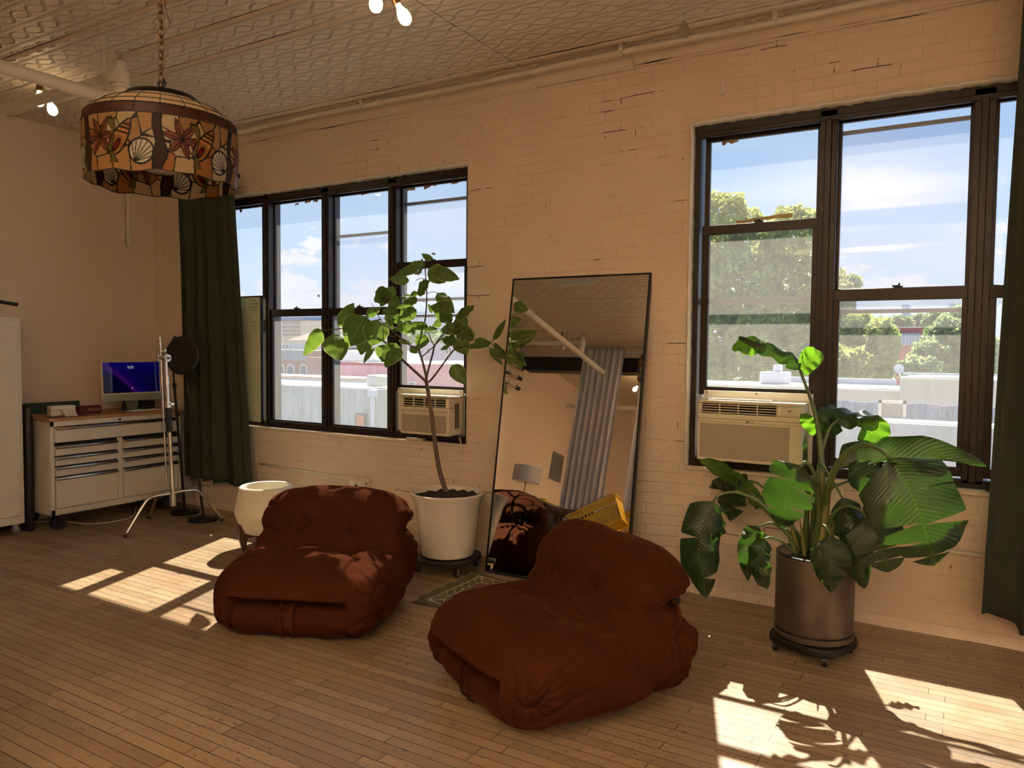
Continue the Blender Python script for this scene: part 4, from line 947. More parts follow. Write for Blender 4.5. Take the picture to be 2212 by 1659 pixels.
# ================================================================== tool chest and what stands on it
M_CHEST = simple('chest_white_enamel', (.70, .66, .58), .3)
def chest():
    x0, x1, y0, y1, z0, z1 = -6.85, -6.27, -1.335, -.160, .135, .895
    t = thing('tool_chest', 'white rolling tool chest with steel drawer pulls and wooden top against the left wall', 'tool chest', ((x0+x1)/2, (y0+y1)/2, 0))
    MB().box((x0, y0, z0), (x1-.012, y1, z1)).build('body', M_CHEST, t, bevel=.006)
    t_ = NT('butcher_block'); co = t_.coord(); c = t_.mix(t_.noise(t_.mapping(co, (60, 3, 10)), 1, 4), (.30, .15, .065), (.48, .28, .13)); wood = t_.done(t_.bsdf(c, .35))
    MB().box((x0-.005, y0-.012, z1), (x1+.012, y1+.012, z1+.026)).build('wooden_top', wood, t, bevel=.003)
    MB().box((x1-.013, y0+.03, .19), (x1-.0105, y1-.03, .86)).build('drawer_gap_shade', M_VOID, t)  # black sheet standing in for the shade between the drawers
    fr = MB(); f0, f1 = x1-.014, x1+.002
    fr.box((f0, y0, z0), (f1, y0+.032, z1)); fr.box((f0, y1-.032, z0), (f1, y1, z1)); fr.box((f0, y0, z0), (f1, y1, .180)); fr.box((f0, y0, .853), (f1, y1, z1)); ym = -.752; fr.box((f0, ym-.023, .18), (f1, ym+.023, .715))
    fr.build('face_frame', M_CHEST, t, bevel=.002)
    def drawer(a, b, za, zb, bright):
        d = MB().box((x1-.010, a+.003, za+.004), (x1+.006, b-.003, zb-.004)).build('drawer', M_CHEST, t, bevel=.003)
        zz = zb-.014; m = MB(); m.prism([(x1+.006, a+.004, zz+.012), (x1+.020, a+.004, zz+.010), (x1+.027, a+.004, zz), (x1+.022, a+.004, zz-.011), (x1+.014, a+.004, zz-.014), (x1+.006, a+.004, zz-.006)], (0, b-a-.008, 0)); m.build('drawer_pull', M_CHROME, d, bevel=.002)
    ya, yb = y0+.034, y1-.034
    drawer(ya, yb, .718, .850, 1)
    for a, b in ((ya, ym-.025), (ym+.025, yb)):
        for za, zb in ((.612, .700), (.530, .610), (.445, .528), (.185, .443)): drawer(a, b, za, zb, 1)
    MB().cyl((x1, -.752, .872), (x1+.010, -.752, .872), .010).build('lock', M_BLACKM, t, smooth='auto')
    text('HUSKY', 'lettering', M_BLACK, t, .038, Matrix.Translation((x1+.003, -.235, .872)) @ Matrix.Rotation(PI/2, 4, 'Z') @ Matrix.Rotation(PI/2, 4, 'X'))
    for (yy, xx) in ((y0+.09, x1-.07), (y1-.09, x1-.07), (y0+.09, x0+.09), (y1-.09, x0+.09)):
        m = MB(); m.cyl((xx-.018, yy, .062), (xx+.018, yy, .062), .060, seg=32); c = m.build('caster', M_BLACK, t, smooth='auto')
        m = MB(); m.box((xx-.028, yy-.02, .06), (xx-.022, yy+.02, .125)); m.box((xx+.022, yy-.02, .06), (xx+.028, yy+.02, .125)); m.box((xx-.03, yy-.04, .12), (xx+.03, yy+.04, .136)); m.build('caster_fork', M_BLACKM, c)
    MB().tube([(x0+.2, y0, .74), (x0+.2, y0-.004, .74)], .006).build('rivet', M_STEEL, t)
chest()
ZT = .9215
def imac():
    c = V((-6.545, -.455, ZT)); t = thing('desktop_computer', 'pale green all-in-one desktop computer with a dark purple lock screen on the tool chest', 'computer', c, math.radians(86))
    # local: x to the right seen from the front, -y towards the viewer
    til = Matrix.Rotation(math.radians(-3), 3, 'X'); g = simple('pale_green_aluminium', (.36, .42, .31), .35, .3); zc = .085
    def T(p): return tuple(til @ V(p)+V((0, 0, zc)))
    def slab(x0, x1, y0, y1, z0, z1, name, mat, bev=.003):
        m = MB().box((x0, y0, z0), (x1, y1, z1)); m.v = [T(p) for p in m.v]; return m.build(name, mat, t, local=True, bevel=bev)
    slab(-.274, .274, -.006, .006, 0, .360, 'housing', M_WHITEP); slab(-.274, .274, -.0085, -.005, 0, .062, 'chin', g); slab(-.274, .274, -.0085, -.005, .064, .360, 'bezel', simple('cream_bezel', (.66, .62, .52), .3))
    s = NT('lock_screen'); uv = s.mapping(s.coord('Object'), (1, 1, 1)); sp = s.N('ShaderNodeSeparateXYZ'); s.L(uv, sp.inputs[0]); X_, Z_ = sp.outputs[0], sp.outputs[2]
    dline = s.math('ADD', s.math('ADD', X_, s.math('MULTIPLY', Z_, .9)), -.17); dline = s.math('ADD', dline, s.math('MULTIPLY', s.math('MULTIPLY', X_, X_), 1.2))
    cc = s.ramp(s.math('ADD', s.math('MULTIPLY', dline, 2.2), .5), [(0, (.001, .001, .012)), (.46, (.002, .001, .03)), (.5, (.06, .005, .16)), (.62, (.008, .002, .10)), (1, (.003, .002, .05))])
    cc = s.mix(s.ramp(s.math('SUBTRACT', Z_, .30), [(0, 0), (.14, .5)]), cc, (.006, .004, .20))
    e = s.N('ShaderNodeEmission'); s.L(cc, e.inputs[0]); e.inputs[1].default_value = .5; gl = s.N('ShaderNodeBsdfGlossy'); gl.inputs['Roughness'].default_value = .04; mx = s.N('ShaderNodeMixShader'); mx.inputs[0].default_value = .05; s.L(e.outputs[0], mx.inputs[1]); s.L(gl.outputs[0], mx.inputs[2]); SC = s.done(mx.outputs[0])
    sc = slab(-.262, .262, -.0095, -.008, .074, .350, 'screen', SC, 0)
    lit = emit('screen_text', (.8, .65, .85), .7)
    def tx(s_, size, x, z): 
        mtx = Matrix.Translation(T((x, -.0105, z))) @ til.to_4x4() @ Matrix.Rotation(PI/2, 4, 'X'); cu = bpy.data.curves.new('clock', 'FONT'); cu.body = s_; cu.size = size; cu.align_x = 'CENTER'; cu.align_y = 'CENTER'
        o = bpy.data.objects.new('tmp', cu); COL.objects.link(o); me = bpy.data.meshes.new_from_object(o.evaluated_get(bpy.context.evaluated_depsgraph_get())); bpy.data.objects.remove(o); me.transform(mtx); oo = bpy.data.objects.new('screen_text', me); COL.objects.link(oo); oo.parent = sc; me.materials.clear(); me.materials.append(lit)
    tx('3:22', .034, -.012, .304)
    m = MB().sphere((0, 0, 0), .007, (1, .15, 1)); m.v = [tuple(V(p)+V(T((0, -.0105, .115)))) for p in m.v]; m.build('user_icon', emit('icon', (.8, .35, .3), .5), sc, local=True)
    m = MB(); m.box((-.072, -.004, .02), (.072, .004, .13)); m.box((-.072, -.02, 0), (.072, .118, .005)); m.v = [(p[0], p[1]+.03, p[2]) for p in m.v]
    m = MB(); m.prism([(-.072, .012, .125), (-.072, .02, .125), (-.072, .055, .004), (-.072, -.06, .004), (-.072, -.06, 0), (-.072, .06, 0), (-.072, .06, .004)], (.144, 0, 0)); m.build('stand', g, t, local=True, bevel=.001)
    return t
imac()
def onchest(name, label, cat, f): 
    m = MB(); mats = f(m); return m
t = thing('keyboard', 'slim white keyboard lying in front of the desktop computer', 'keyboard', (-6.385, -.44, ZT), math.radians(84)); MB().box((-.14, -.055, 0.002), (.14, .055, .009)).build('body', M_WHITEP, t, local=True, bevel=.002)
m = MB(); [m.box((-.132+i*.0205, -.045+j*.0185, .009), (-.115+i*.0205, -.030+j*.0185, .0105)) for i in range(13) for j in range(5)]; k = m.build('keys', simple('key_caps', (.75, .73, .68), .5), t, local=True)
m = MB().sphere((-6.40, -.225, ZT+.010), .03, (.9, 1.0, .34)); tag(m.build('computer_mouse', M_WHITEP, smooth=True), 'white computer mouse beside the keyboard on the tool chest', 'mouse')
t = thing('label_printer', 'white thermal label printer with a pale paper tray on the left of the tool chest', 'printer', (-6.45, -1.14, ZT), math.radians(80))
MB().box((-.095, -.04, 0), (.095, .06, .085)).build('body', M_WHITEP, t, local=True, bevel=.010); MB().box((-.096, -.041, .052), (.096, .061, .054)).build('lid_seam', M_BLACK, t, local=True)
m = MB(); R_ = Matrix.Rotation(math.radians(-32), 4, 'X'); m.box((-.02, -.12, -.0015), (.075, 0, .0015), Matrix.Translation((0, -.035, .062)) @ Matrix.Rotation(math.radians(30), 4, 'X')); m.build('paper', simple('paper', (.72, .68, .58), .7), t, local=True)
t = thing('bluetooth_speaker', 'small dark red speaker on the tool chest between the printer and computer', 'speaker', (-6.50, -.885, ZT), math.radians(84)); M_RED = simple('dark_red_grille', (.095, .010, .008), .6, bump=.4, bscale=300)
MB().box((-.095, -.032, 0), (.095, .032, .068)).build('body', M_RED, t, local=True, bevel=.014, seg=4)
text('Marshall', 'lettering', simple('gold_script', (.55, .42, .22), .4, .6), t, .030, Matrix.Translation((.03, -.0335, .034)) @ Matrix.Rotation(PI/2, 4, 'X'), local=True)
tag(MB().box((-6.40, -1.30, ZT), (-6.28, -1.02, ZT+.004)).build('red_folder', simple('maroon_card', (.13, .03, .03), .6)), 'maroon folder lying at the front left of the tool chest', 'folder')
t = MB().box((-6.825, -1.33, ZT), (-6.80, -.79, ZT+.092)); tag(t.build('green_panel', simple('dark_green_panel', (.012, .040, .026), .5), bevel=.008), 'dark green panel standing behind the speaker at the back of the tool chest', 'panel')
t = thing('black_box', 'small black device box behind the keyboard under the computer screen', 'box', (-6.60, -.27, ZT)); MB().box((-6.66, -.34, ZT), (-6.56, -.22, ZT+.075)).build('body', M_BLACK, t, bevel=.004); MB().box((-6.662, -.342, ZT+.018), (-6.558, -.218, ZT+.021)).build('trim_line', M_STEEL, t)
o = MB().box((-6.845, -.165, 1.12), (-6.82, -.13, 1.20)).build('red_canister', M_RED); 
bpy.data.objects.remove(o)
tag(MB().box((-6.30, -.13, .10), (-6.28, -.03, .90)).build('grey_panel', simple('grey_board', (.30, .30, .32), .6)), 'grey board standing between the tool chest and the green curtain', 'board')
tag(MB().tube(smooth_pts([(-6.84, -1.34, .01), (-6.6, -1.1, .008), (-6.3, -1.0, .006), (-6.22, -.8, .006), (-6.3, -.62, .006), (-6.6, -.4, .01)], 10), .004, 6).build('floor_cable', M_WHITEP, smooth=True), 'thin cable on the floor beneath the tool chest', 'cable')
# tall white cabinet on casters at the left edge
def cab():
    t = thing('storage_cabinet', 'tall white metal cabinet on casters at the left edge of the room', 'cabinet', (-6.6, -1.8, 0)); x1 = -6.43; y1 = -1.455; y0 = -2.3; x0 = -6.86; z0, z1 = .085, 1.725
    MB().box((x0, y0, z0), (x1-.004, y1, z1)).build('body', M_CHEST, t, bevel=.004)
    d = MB().box((x1-.004, y0+.03, z0+.068), (x1+.010, y1-.030, z1-.028)).build('door', M_CHEST, t, bevel=.003)
    MB().box((x1+.010, y0+.05, .85), (x1+.03, y0+.065, 1.0)).build('door_handle', M_CHROME, d)
    for yy, xx in ((y1-.05, x1-.05), (y0+.08, x1-.05), (y1-.05, x0+.05), (y0+.08, x0+.05)):
        c = MB().cyl((xx-.011, yy, .034), (xx+.011, yy, .034), .033, seg=28).build('caster', simple('grey_rubber', (.16, .15, .14), .6), t, smooth='auto')
        m = MB(); m.box((xx-.018, yy-.022, .030), (xx-.014, yy+.014, .078)); m.box((xx+.014, yy-.022, .030), (xx+.018, yy+.014, .078)); m.box((xx-.025, yy-.03, .074), (xx+.025, yy+.03, .085)); m.build('caster_fork', M_STEEL, c)
cab()
p = on(0, 652, 0, -6.50); q = on(38, 658, 0, -6.50)
t = thing('black_rod', 'black rod with a red ring poking in above the white cabinet at the left edge', 'rod', q); p2 = p+(p-q)*.5
MB().cyl(p2, q, .014).build('rod', M_BLACK, t, smooth='auto'); MB().cyl(q+(p-q)*.02, q+(p-q)*.05, .0150).build('ring', M_RED, t)
for y_ in (0,): # its holder stands on the cabinet
    MB().cyl((p2.x, p2.y, 1.726), p2, .01).build('holder', M_BLACK, t)
tag(MB().box((-6.82, -1.43, .0), (-6.44, -1.365, 1.02)).build('black_case', M_BLACK, bevel=.03, seg=4), 'black upright case squeezed between the white cabinet and the tool chest', 'case')
# drop pipe on the left wall
t = MB(); a = on(276, 430, 0, X0+.03); b = on(278, 528, 0, X0+.03); t.cyl((a.x, a.y, ZC), (a.x, a.y, b.z), .017, seg=16); t.sphere((a.x, a.y, b.z), .021); tag(t.build('wall_pipe', M_PIPE, smooth='auto'), 'thin white pipe running down the left wall below the glass lamp', 'pipe')

# ================================================================== C-stand
def cstand():
    t = thing('light_stand', 'chrome C-stand with turtle legs and a grip arm in front of the green curtain', 'light stand', (-5.62, -.72, 0))
    B = V((-5.60, -.72, .27)); T_ = V((-5.665, -.72, 1.40))
    def L(z): return B+(T_-B)*((z-B.z)/(T_.z-B.z))
    MB().cyl(L(.20), L(.80), .0175).build('lower_column', M_CHROME, t, smooth='auto'); MB().cyl(L(.80), L(1.005), .024).build('grip_sleeve', M_BLACK, t, smooth='auto')
    m = MB(); m.cyl(L(1.0), L(1.05), .026); m.cyl(L(1.03)+V((.02, 0, 0)), L(1.03)+V((.055, 0, 0)), .006); m.box(tuple(L(1.03)+V((.055, -.014, -.004))), tuple(L(1.03)+V((.062, .014, .012)))); m.build('collar', M_CHROME, t, smooth='auto')
    MB().cyl(L(1.05), L(1.22), .0145).build('middle_column', M_CHROME, t, smooth='auto'); m = MB(); m.cyl(L(1.20), L(1.225), .020); m.cyl(L(1.235), L(1.255), .020); m.build('riser_collar', M_CHROME, t, smooth='auto'); MB().cyl(L(1.22), L(1.40), .012).build('upper_column', M_CHROME, t, smooth='auto')
    G = L(1.41)
    m = MB(); m.cyl(G+V((-.05, 0, 0)), G+V((.03, 0, 0)), .030, seg=32); m.cyl(G+V((-.065, 0, 0)), G+V((-.05, 0, 0)), .020); m.cyl(G+V((-.10, 0, 0)), G+V((-.06, 0, 0)), .005); m.box(tuple(G+V((-.108, -.005, -.026))), tuple(G+V((-.095, .005, .026)))); m.cyl(G+V((.03, 0, 0)), G+V((.065, 0, -.002)), .012, .004)
    m.build('grip_head', M_STEEL, t, smooth='auto')
    m = MB(); m.sphere(G+V((-.02, 0, .055)), .026, (1, .7, 1)); m.tube([G+V((-.065, 0, .03)), G+V((-.03, 0, .05)), G+V((.0, 0, .075))], .010, 10); m.cyl(G+V((0, 0, .05)), G+V((.02, 0, .0)), .010); m.build('grip_knuckle', M_CHROME, t, smooth=True)
    MB().cyl(G+V((-.045, -.02, .175)), G+V((.02, -.02, -1.01)), .0078, seg=14).build('grip_arm', M_CHROME, t, smooth='auto')
    MB().cyl(L(.19), L(.30), .026).build('leg_hub', M_STEEL, t, smooth='auto')
    H = L(.27)
    for (fx, fy, h) in ((-5.662, -1.095, .02), (-5.485, -.325, .03), (-6.10, -.60, .0)):
        F_ = V((fx, fy, .012)); d = V((F_.x-H.x, F_.y-H.y, 0)); 
        pts = smooth_pts([H+V((0, 0, h)), H+d*.25+V((0, 0, h+.004)), H+d*.50+V((0, 0, h-.012)), H+d*.66+V((0, 0, -.06)), F_+V((0, 0, 0))], 8)
        lg = MB().tube(pts, .0125, 14).build('leg', M_CHROME, t, smooth=True); MB().sphere(F_, .016, (1, 1, .7)).build('foot', M_BLACK, lg, smooth=True)
cstand()
# ================================================================== two ring lights on round bases
def ringlight(label, base, head, R, tiltm, mark):
    base = V(base); head = V(head); t = thing('ring_light', label, 'studio light', base, 0, 'black studio lights by the green curtain')
    MB().lathe([(0, .0), (.126, 0), (.128, .010), (.122, .020), (.04, .026), (.03, .04), (0, .04)], base, 48).build('round_base', M_BLACKM, t, smooth='auto')
    foot = V((base.x, base.y, .03)); dd = (head-foot); top = head-tiltm @ V((0, 0, 0))-dd.normalized()*R*1.06
    MB().cyl(foot, top-dd.normalized()*.12, .011, seg=16).build('pole', M_BLACKM, t, smooth='auto'); MB().cyl(top-dd.normalized()*.26, top, .0075).build('inner_pole', M_BLACKM, t, smooth='auto')
    c = top-dd.normalized()*.12; m = MB(); m.cyl(c-dd.normalized()*.02, c+dd.normalized()*.02, .017); m.cyl(c, c+tiltm @ V((.07, 0, 0)), .008, .004); m.cyl(c+tiltm @ V((.07, 0, 0)), c+tiltm @ V((.09, 0, 0)), .014); m.build('clamp_knob', M_BLACK, t, smooth='auto')
    Q = tiltm; M4 = Matrix.Translation(head) @ Q.to_4x4()
    m = MB().lathe([(0, 0), (R*.86, 0), (R*.97, .005), (R, .015), (R, .030), (R*.96, .036), (0, .036)], (0, 0, 0), 56); m.v = [tuple(M4 @ (Matrix.Rotation(PI/2, 3, 'X') @ V(p))) for p in m.v]; h = m.build('light_head', M_BLACK, t, smooth='auto')
    m = MB(); n = 40; pl = []
    for i in range(n):
        a = 2*PI*i/n; pl.append((math.copysign(abs(math.cos(a))**.5, math.cos(a))*R*.52, -.0, math.copysign(abs(math.sin(a))**.7, math.sin(a))*R*.27))
    m.prism(pl, (0, -.014, 0)); m.v = [tuple(M4 @ V((p[0], p[1]-.0, p[2]))) for p in m.v]; m.build('control_box', M_BLACK, h, bevel=.004)
    if mark:
        me_m = M4 @ Matrix.Translation((0, -.0165, 0)) @ Matrix.Rotation(PI/2, 4, 'X'); text('NEEWER', 'lettering', simple('dark_grey_print', (.05, .05, .05), .5), h, .042, me_m)
    return t
ringlight('black round studio light seen from behind against the green curtain', (-5.655, -.385, 0), (-5.845, -.42, 1.425), .168, Matrix.Rotation(math.radians(16), 3, 'Z') @ Matrix.Rotation(math.radians(-5), 3, 'X'), True)
ringlight('black round studio light turned edge-on, beside the other round light', (-6.04, -.29, 0), (-6.13, -.34, 1.44), .158, Matrix.Rotation(math.radians(142), 3, 'Z') @ Matrix.Rotation(math.radians(3), 3, 'X'), False)

# ================================================================== white standing planter lamp behind the chair
def planter():
    c = on(578, 1063, 2, .435); c = V((-4.50, -.70, 0)); t = thing('lantern_planter', 'white lantern planter with open top on short walnut legs behind the left chair', 'planter', c)
    tt = NT('speckled_white_shell'); co = tt.coord(); cc = tt.mix(tt.noise(co, 50, 4, .7), (.62, .58, .46), (.80, .77, .66)); M_ = tt.done(tt.bsdf(cc, .5))
    MB().lathe([(.150, .120), (.175, .130), (.228, .262), (.232, .285), (.228, .30), (.196, .462), (.186, .470), (.165, .468), (.160, .455), (.185, .30), (.16, .16), (0, .15)], c, 56).build('shell', M_, t, smooth='auto')
    wal = simple('walnut', (.085, .042, .022), .45, bump=.1, bscale=40)
    for k, a in enumerate((250, 338, 70, 160)):
        a = math.radians(a); r = V((math.cos(a), math.sin(a), 0)); s = V((-r.y, r.x, 0))*.018
        m = MB(); p = [(.165, 0), (.185, 0), (.212, .10), (.214, .19), (.200, .20), (.188, .17), (.175, .125), (.05, .115), (.05, .095), (.150, .09)]
        m.prism([c+r*q+V((0, 0, z))-s for q, z in p], s*2); m.build('leg', wal, t, bevel=.003)
planter()
tag(MB().tube(smooth_pts([(-4.47, -.62, .13), (-4.45, -.66, .05), (-4.42, -.6, .008), (-4.2, -.45, .008), (-4.1, -.3, .008), (-4.12, -.04, .06)], 8), .003, 6).build('floor_cable', M_WHITEP, smooth=True), 'thin white cord trailing from the planter to the brick wall', 'cable')

# outlet with raceway and adapters
t = thing('power_outlet', 'white wall outlet with cube adapters plugged in behind the left lounge chair', 'outlet', (-4.15, 0, .4))
MB().box((-4.20, -.045, .345), (-4.075, 0, .455)).build('outlet_box', M_CREAMP, t, bevel=.006)
m = MB()
for z in (.375, .425): m.box((-4.105, -.047, z-.008), (-4.10, -.044, z+.008)); m.box((-4.090, -.047, z-.008), (-4.085, -.044, z+.008)); m.cyl((-4.0975, -.047, z-.014), (-4.0975, -.044, z-.014), .004)
m.build('socket_slots', M_VOID, t)
m = MB().box((-.03, -.02, -.035), (.03, .02, .035), Matrix.Translation((-4.225, -.06, .405)) @ Matrix.Rotation(.35, 4, 'Y')); m.build('adapter', M_WHITEP, t, bevel=.004)
m = MB(); m.box((-.024, -.022, -.03), (.024, .022, .03), Matrix.Translation((-4.165, -.065, .40))); ad = m.build('adapter', M_WHITEP, t, bevel=.004); m = MB(); m.cyl((-4.165, -.0875, .405), (-4.165, -.088, .405), .014, seg=20); m.build('power_mark', M_BLACK, ad)
MB().tube(smooth_pts([(-4.24, -.07, .38), (-4.27, -.09, .34), (-4.24, -.12, .25), (-4.30, -.12, .05), (-4.3, -.14, .008)], 8), .004, 8).build('plug_cord', M_BLACK, t, smooth=True)
tag(MB().tube([(-5.36, -.012, .470), (-4.9, -.010, .452), (-4.6, -.011, .448), (-4.20, -.012, .428)], .011, 12).build('raceway', M_PIPE, smooth=True), 'thin painted conduit along the brick under the left window', 'conduit')
tag(MB().tube([(-.45, -.012, .46), (.9, -.012, .462)], .011, 12).build('raceway', M_PIPE, smooth=True), 'thin painted conduit along the brick below the right window', 'conduit')
tag(MB().tube(smooth_pts([(-3.19, -.05, .86), (-3.19, -.03, .78), (-3.22, -.03, .6), (-3.2, -.03, .4), (-3.32, -.04, .2), (-3.62, -.2, .10), (-3.7, -.3, .01), (-3.75, -.5, .006)], 10), .0045, 8).build('wall_cable', M_CREAMP, smooth=True), 'cream power cord hanging from the small air conditioner down the brick', 'cable')

# ================================================================== window air conditioners
def aircon(label, x0, x1, z0, z1, yf, grille, small, wl, wr, ztop):
    t = thing('air_conditioner', label, 'air conditioner', ((x0+x1)/2, yf, z0), 0, 'window air conditioners')
    MB().box((x0+.006, yf+.06, z0+.004), (x1-.006, .42, z1-.006)).build('cabinet', M_CREAMP, t, bevel=.004)
    f = MB(); H = z1-z0; zs = z1-H*grille
    b = zs; ga, gb = x0+.018, (x1-.028 if small else x1-(x1-x0)*.235); gt = z1-.020; gz = zs+.028
    f.box((x0, yf, z0), (x1, yf+.065, gz)); f.box((x0, yf, gt), (x1, yf+.065, z1)); f.box((x0, yf, gz), (ga, yf+.065, gt)); f.box((gb, yf, gz), (x1, yf+.065, gt))
    f.build('front_panel', M_CREAMP, t, bevel=.008, seg=3)
    v = MB().box((ga, yf+.030, gz), (gb, yf+.034, gt)).build('vent_recess', M_VOID, t)
    n = 4
    for i in range(n):
        z = gz+.008+(gt-gz-.016)*i/(n-1); MB().box((ga, yf+.004, z-.0022), (gb, yf+.020, z+.0022)).build('louver', M_CREAMP, t)
    for i in range(5):
        x = ga+.003+(gb-ga-.006)*i/4; MB().box((x-.002, yf+.003, gz), (x+.002, yf+.018, gt)).build('louver', M_CREAMP, t)
    # perforated intake
    tt = NT('perforated_intake'); co = tt.coord(); vo = tt.N('ShaderNodeTexVoronoi'); vo.inputs['Randomness'].default_value = 0; vo.inputs['Scale'].default_value = 150
    sp = tt.N('ShaderNodeSeparateXYZ'); tt.L(co, sp.inputs[0]); cb = tt.N('ShaderNodeCombineXYZ'); tt.L(tt.math('ADD', sp.outputs[0], sp.outputs[2]), cb.inputs[0]); tt.L(tt.math('SUBTRACT', sp.outputs[2], sp.outputs[0]), cb.inputs[1]); tt.L(cb.outputs[0], vo.inputs['Vector']); vo.voronoi_dimensions = '2D'; vo.inputs['Scale'].default_value = 118 if not small else 95
    hole = tt.math('LESS_THAN', vo.outputs['Distance'], .33); cc = tt.mix(hole, (.60, .54, .40), (.015, .012, .010)); MI = tt.done(tt.bsdf(cc, .5, 0, tt.bump(hole, -.5, .002)))
    pb = x1-(.022 if small else (x1-x0)*.115); MB().box((x0+.016, yf-.0015, z0+.018), (pb, yf+.001, zs-.030)).build('intake_grille', MI, t)
    MB().box((x0+.004, yf-.0012, zs-.002), (x1-.004, yf+.0, zs)).build('panel_seam', M_VOID, t)
    if not small: MB().box((x0+.004, yf-.0012, zs-.020), (x1-.004, yf+.0, zs-.0185)).build('panel_seam', M_VOID, t)
    if small:
        m = MB(); [m.box((x0+.10+i*.021, yf-.001, zs+.006+(i % 2)*.004), (x0+.108+i*.021, yf, zs+.010+(i % 2)*.004)) for i in range(9)]; m.build('control_icons', simple('grey_print', (.30, .27, .22), .5), t)
        text('LG', 'lettering', simple('grey_logo', (.12, .11, .10), .5), t, .016, Matrix.Translation((x0+.024, yf-.0005, zs-.006)) @ Matrix.Rotation(PI/2, 4, 'X'))
        m = MB(); [m.box((x1-.0065, yf+.085+i*.018, z0+.05), (x1-.004, yf+.094+i*.018, z1-.06)) for i in range(3)]; m.build('side_vent', M_VOID, t)
    else:
        text('LG', 'lettering', simple('grey_logo', (.12, .11, .10), .5), t, .017, Matrix.Translation(((x0+x1)/2+.02, yf-.0005, zs-.012)) @ Matrix.Rotation(PI/2, 4, 'X')); MB().cyl(((x0+x1)/2-.004, yf-.001, zs-.012), ((x0+x1)/2-.004, yf+.001, zs-.012), .006).build('logo_dot', simple('grey_logo2', (.12, .11, .10), .5), t)
        cp = MB(); a = gb+.016; g_ = simple('grey_print2', (.32, .29, .22), .5)
        for (q, r, s_, u_) in ((.042, .085, .052, .062), (.042, .085, .030, .040), (.006, .060, .010, .020), (.066, .085, .010, .020)):
            cp.tube([(a+q, yf-.001, gz+s_), (a+r, yf-.001, gz+s_), (a+r, yf-.001, gz+u_), (a+q, yf-.001, gz+u_), (a+q, yf-.001, gz+s_)], .0006, 4)
        for i in range(4): cp.box((a+.008, yf-.001, gz+.030+i*.009), (a+.020, yf, gz+.032+i*.009)); cp.box((a+.024, yf-.001, gz+.030+i*.009), (a+.036, yf, gz+.032+i*.009))
        cp.build('control_panel', g_, t); text('60', 'display_digits', emit('green_digits', (.25, .9, .2), .55), t, .012, Matrix.Translation((a+.073, yf-.0015, gz+.057)) @ Matrix.Rotation(PI/2, 4, 'X')); MB().box((a+.043, yf-.0012, gz+.031), (a+.060, yf, gz+.039)).build('grey_button', simple('grey_key', (.2, .19, .16), .5), t)
        MB().box((x0+.01, yf+.02, z1), (x0+(x1-x0)*.70, yf+.05, z1+.010)).build('top_deflector', M_WHITEP, t, bevel=.004)
    # accordion filler panels and top rail
    m = MB(); m.box((wl, .020, z1-.01), (wr, .045, ztop)); m.box((wl, .028, z0-.005), (x0, .04, z1)); m.box((x1, .028, z0-.005), (wr-.0, .04, z1)); n = 5
    for i in range(n):
        q = x1+(wr-x1)*(i+.5)/n; m.box((q-.004, .018, z0), (q+.004, .03, z1-.005))
    m.build('filler_panel', M_WHITEP, t, bevel=.002)
    m = MB(); [m.cyl((q, .014, ztop-.012), (q, .022, ztop-.012), .004) for q in (wl+.02, (wl+wr)/2, wr-.02)]; m.build('screw', M_BLACKM, t)
    return t
aircon('small cream window air conditioner in the left window behind the fig trunk', -3.650, -3.200, .872, 1.166, -.17, .40, True, -3.83, -3.21, 1.20)
aircon('large cream window air conditioner in the right window behind the bird of paradise', -1.378, -.780, .862, 1.222, -.17, .30, False, -1.40, -.76, 1.268)
tag(MB().box((-3.72, -.02, .803), (-3.55, .02, .818)).build('wooden_wedge', M_CREAMP), 'small cream wedge on the sill under the small air conditioner', 'wedge')
tag(MB().box((-.10, .0, .792), (.10, .03, .800)).build('sill_strip', M_WHITEP), 'white plastic strip on the sill at the right end of the right window', 'strip')
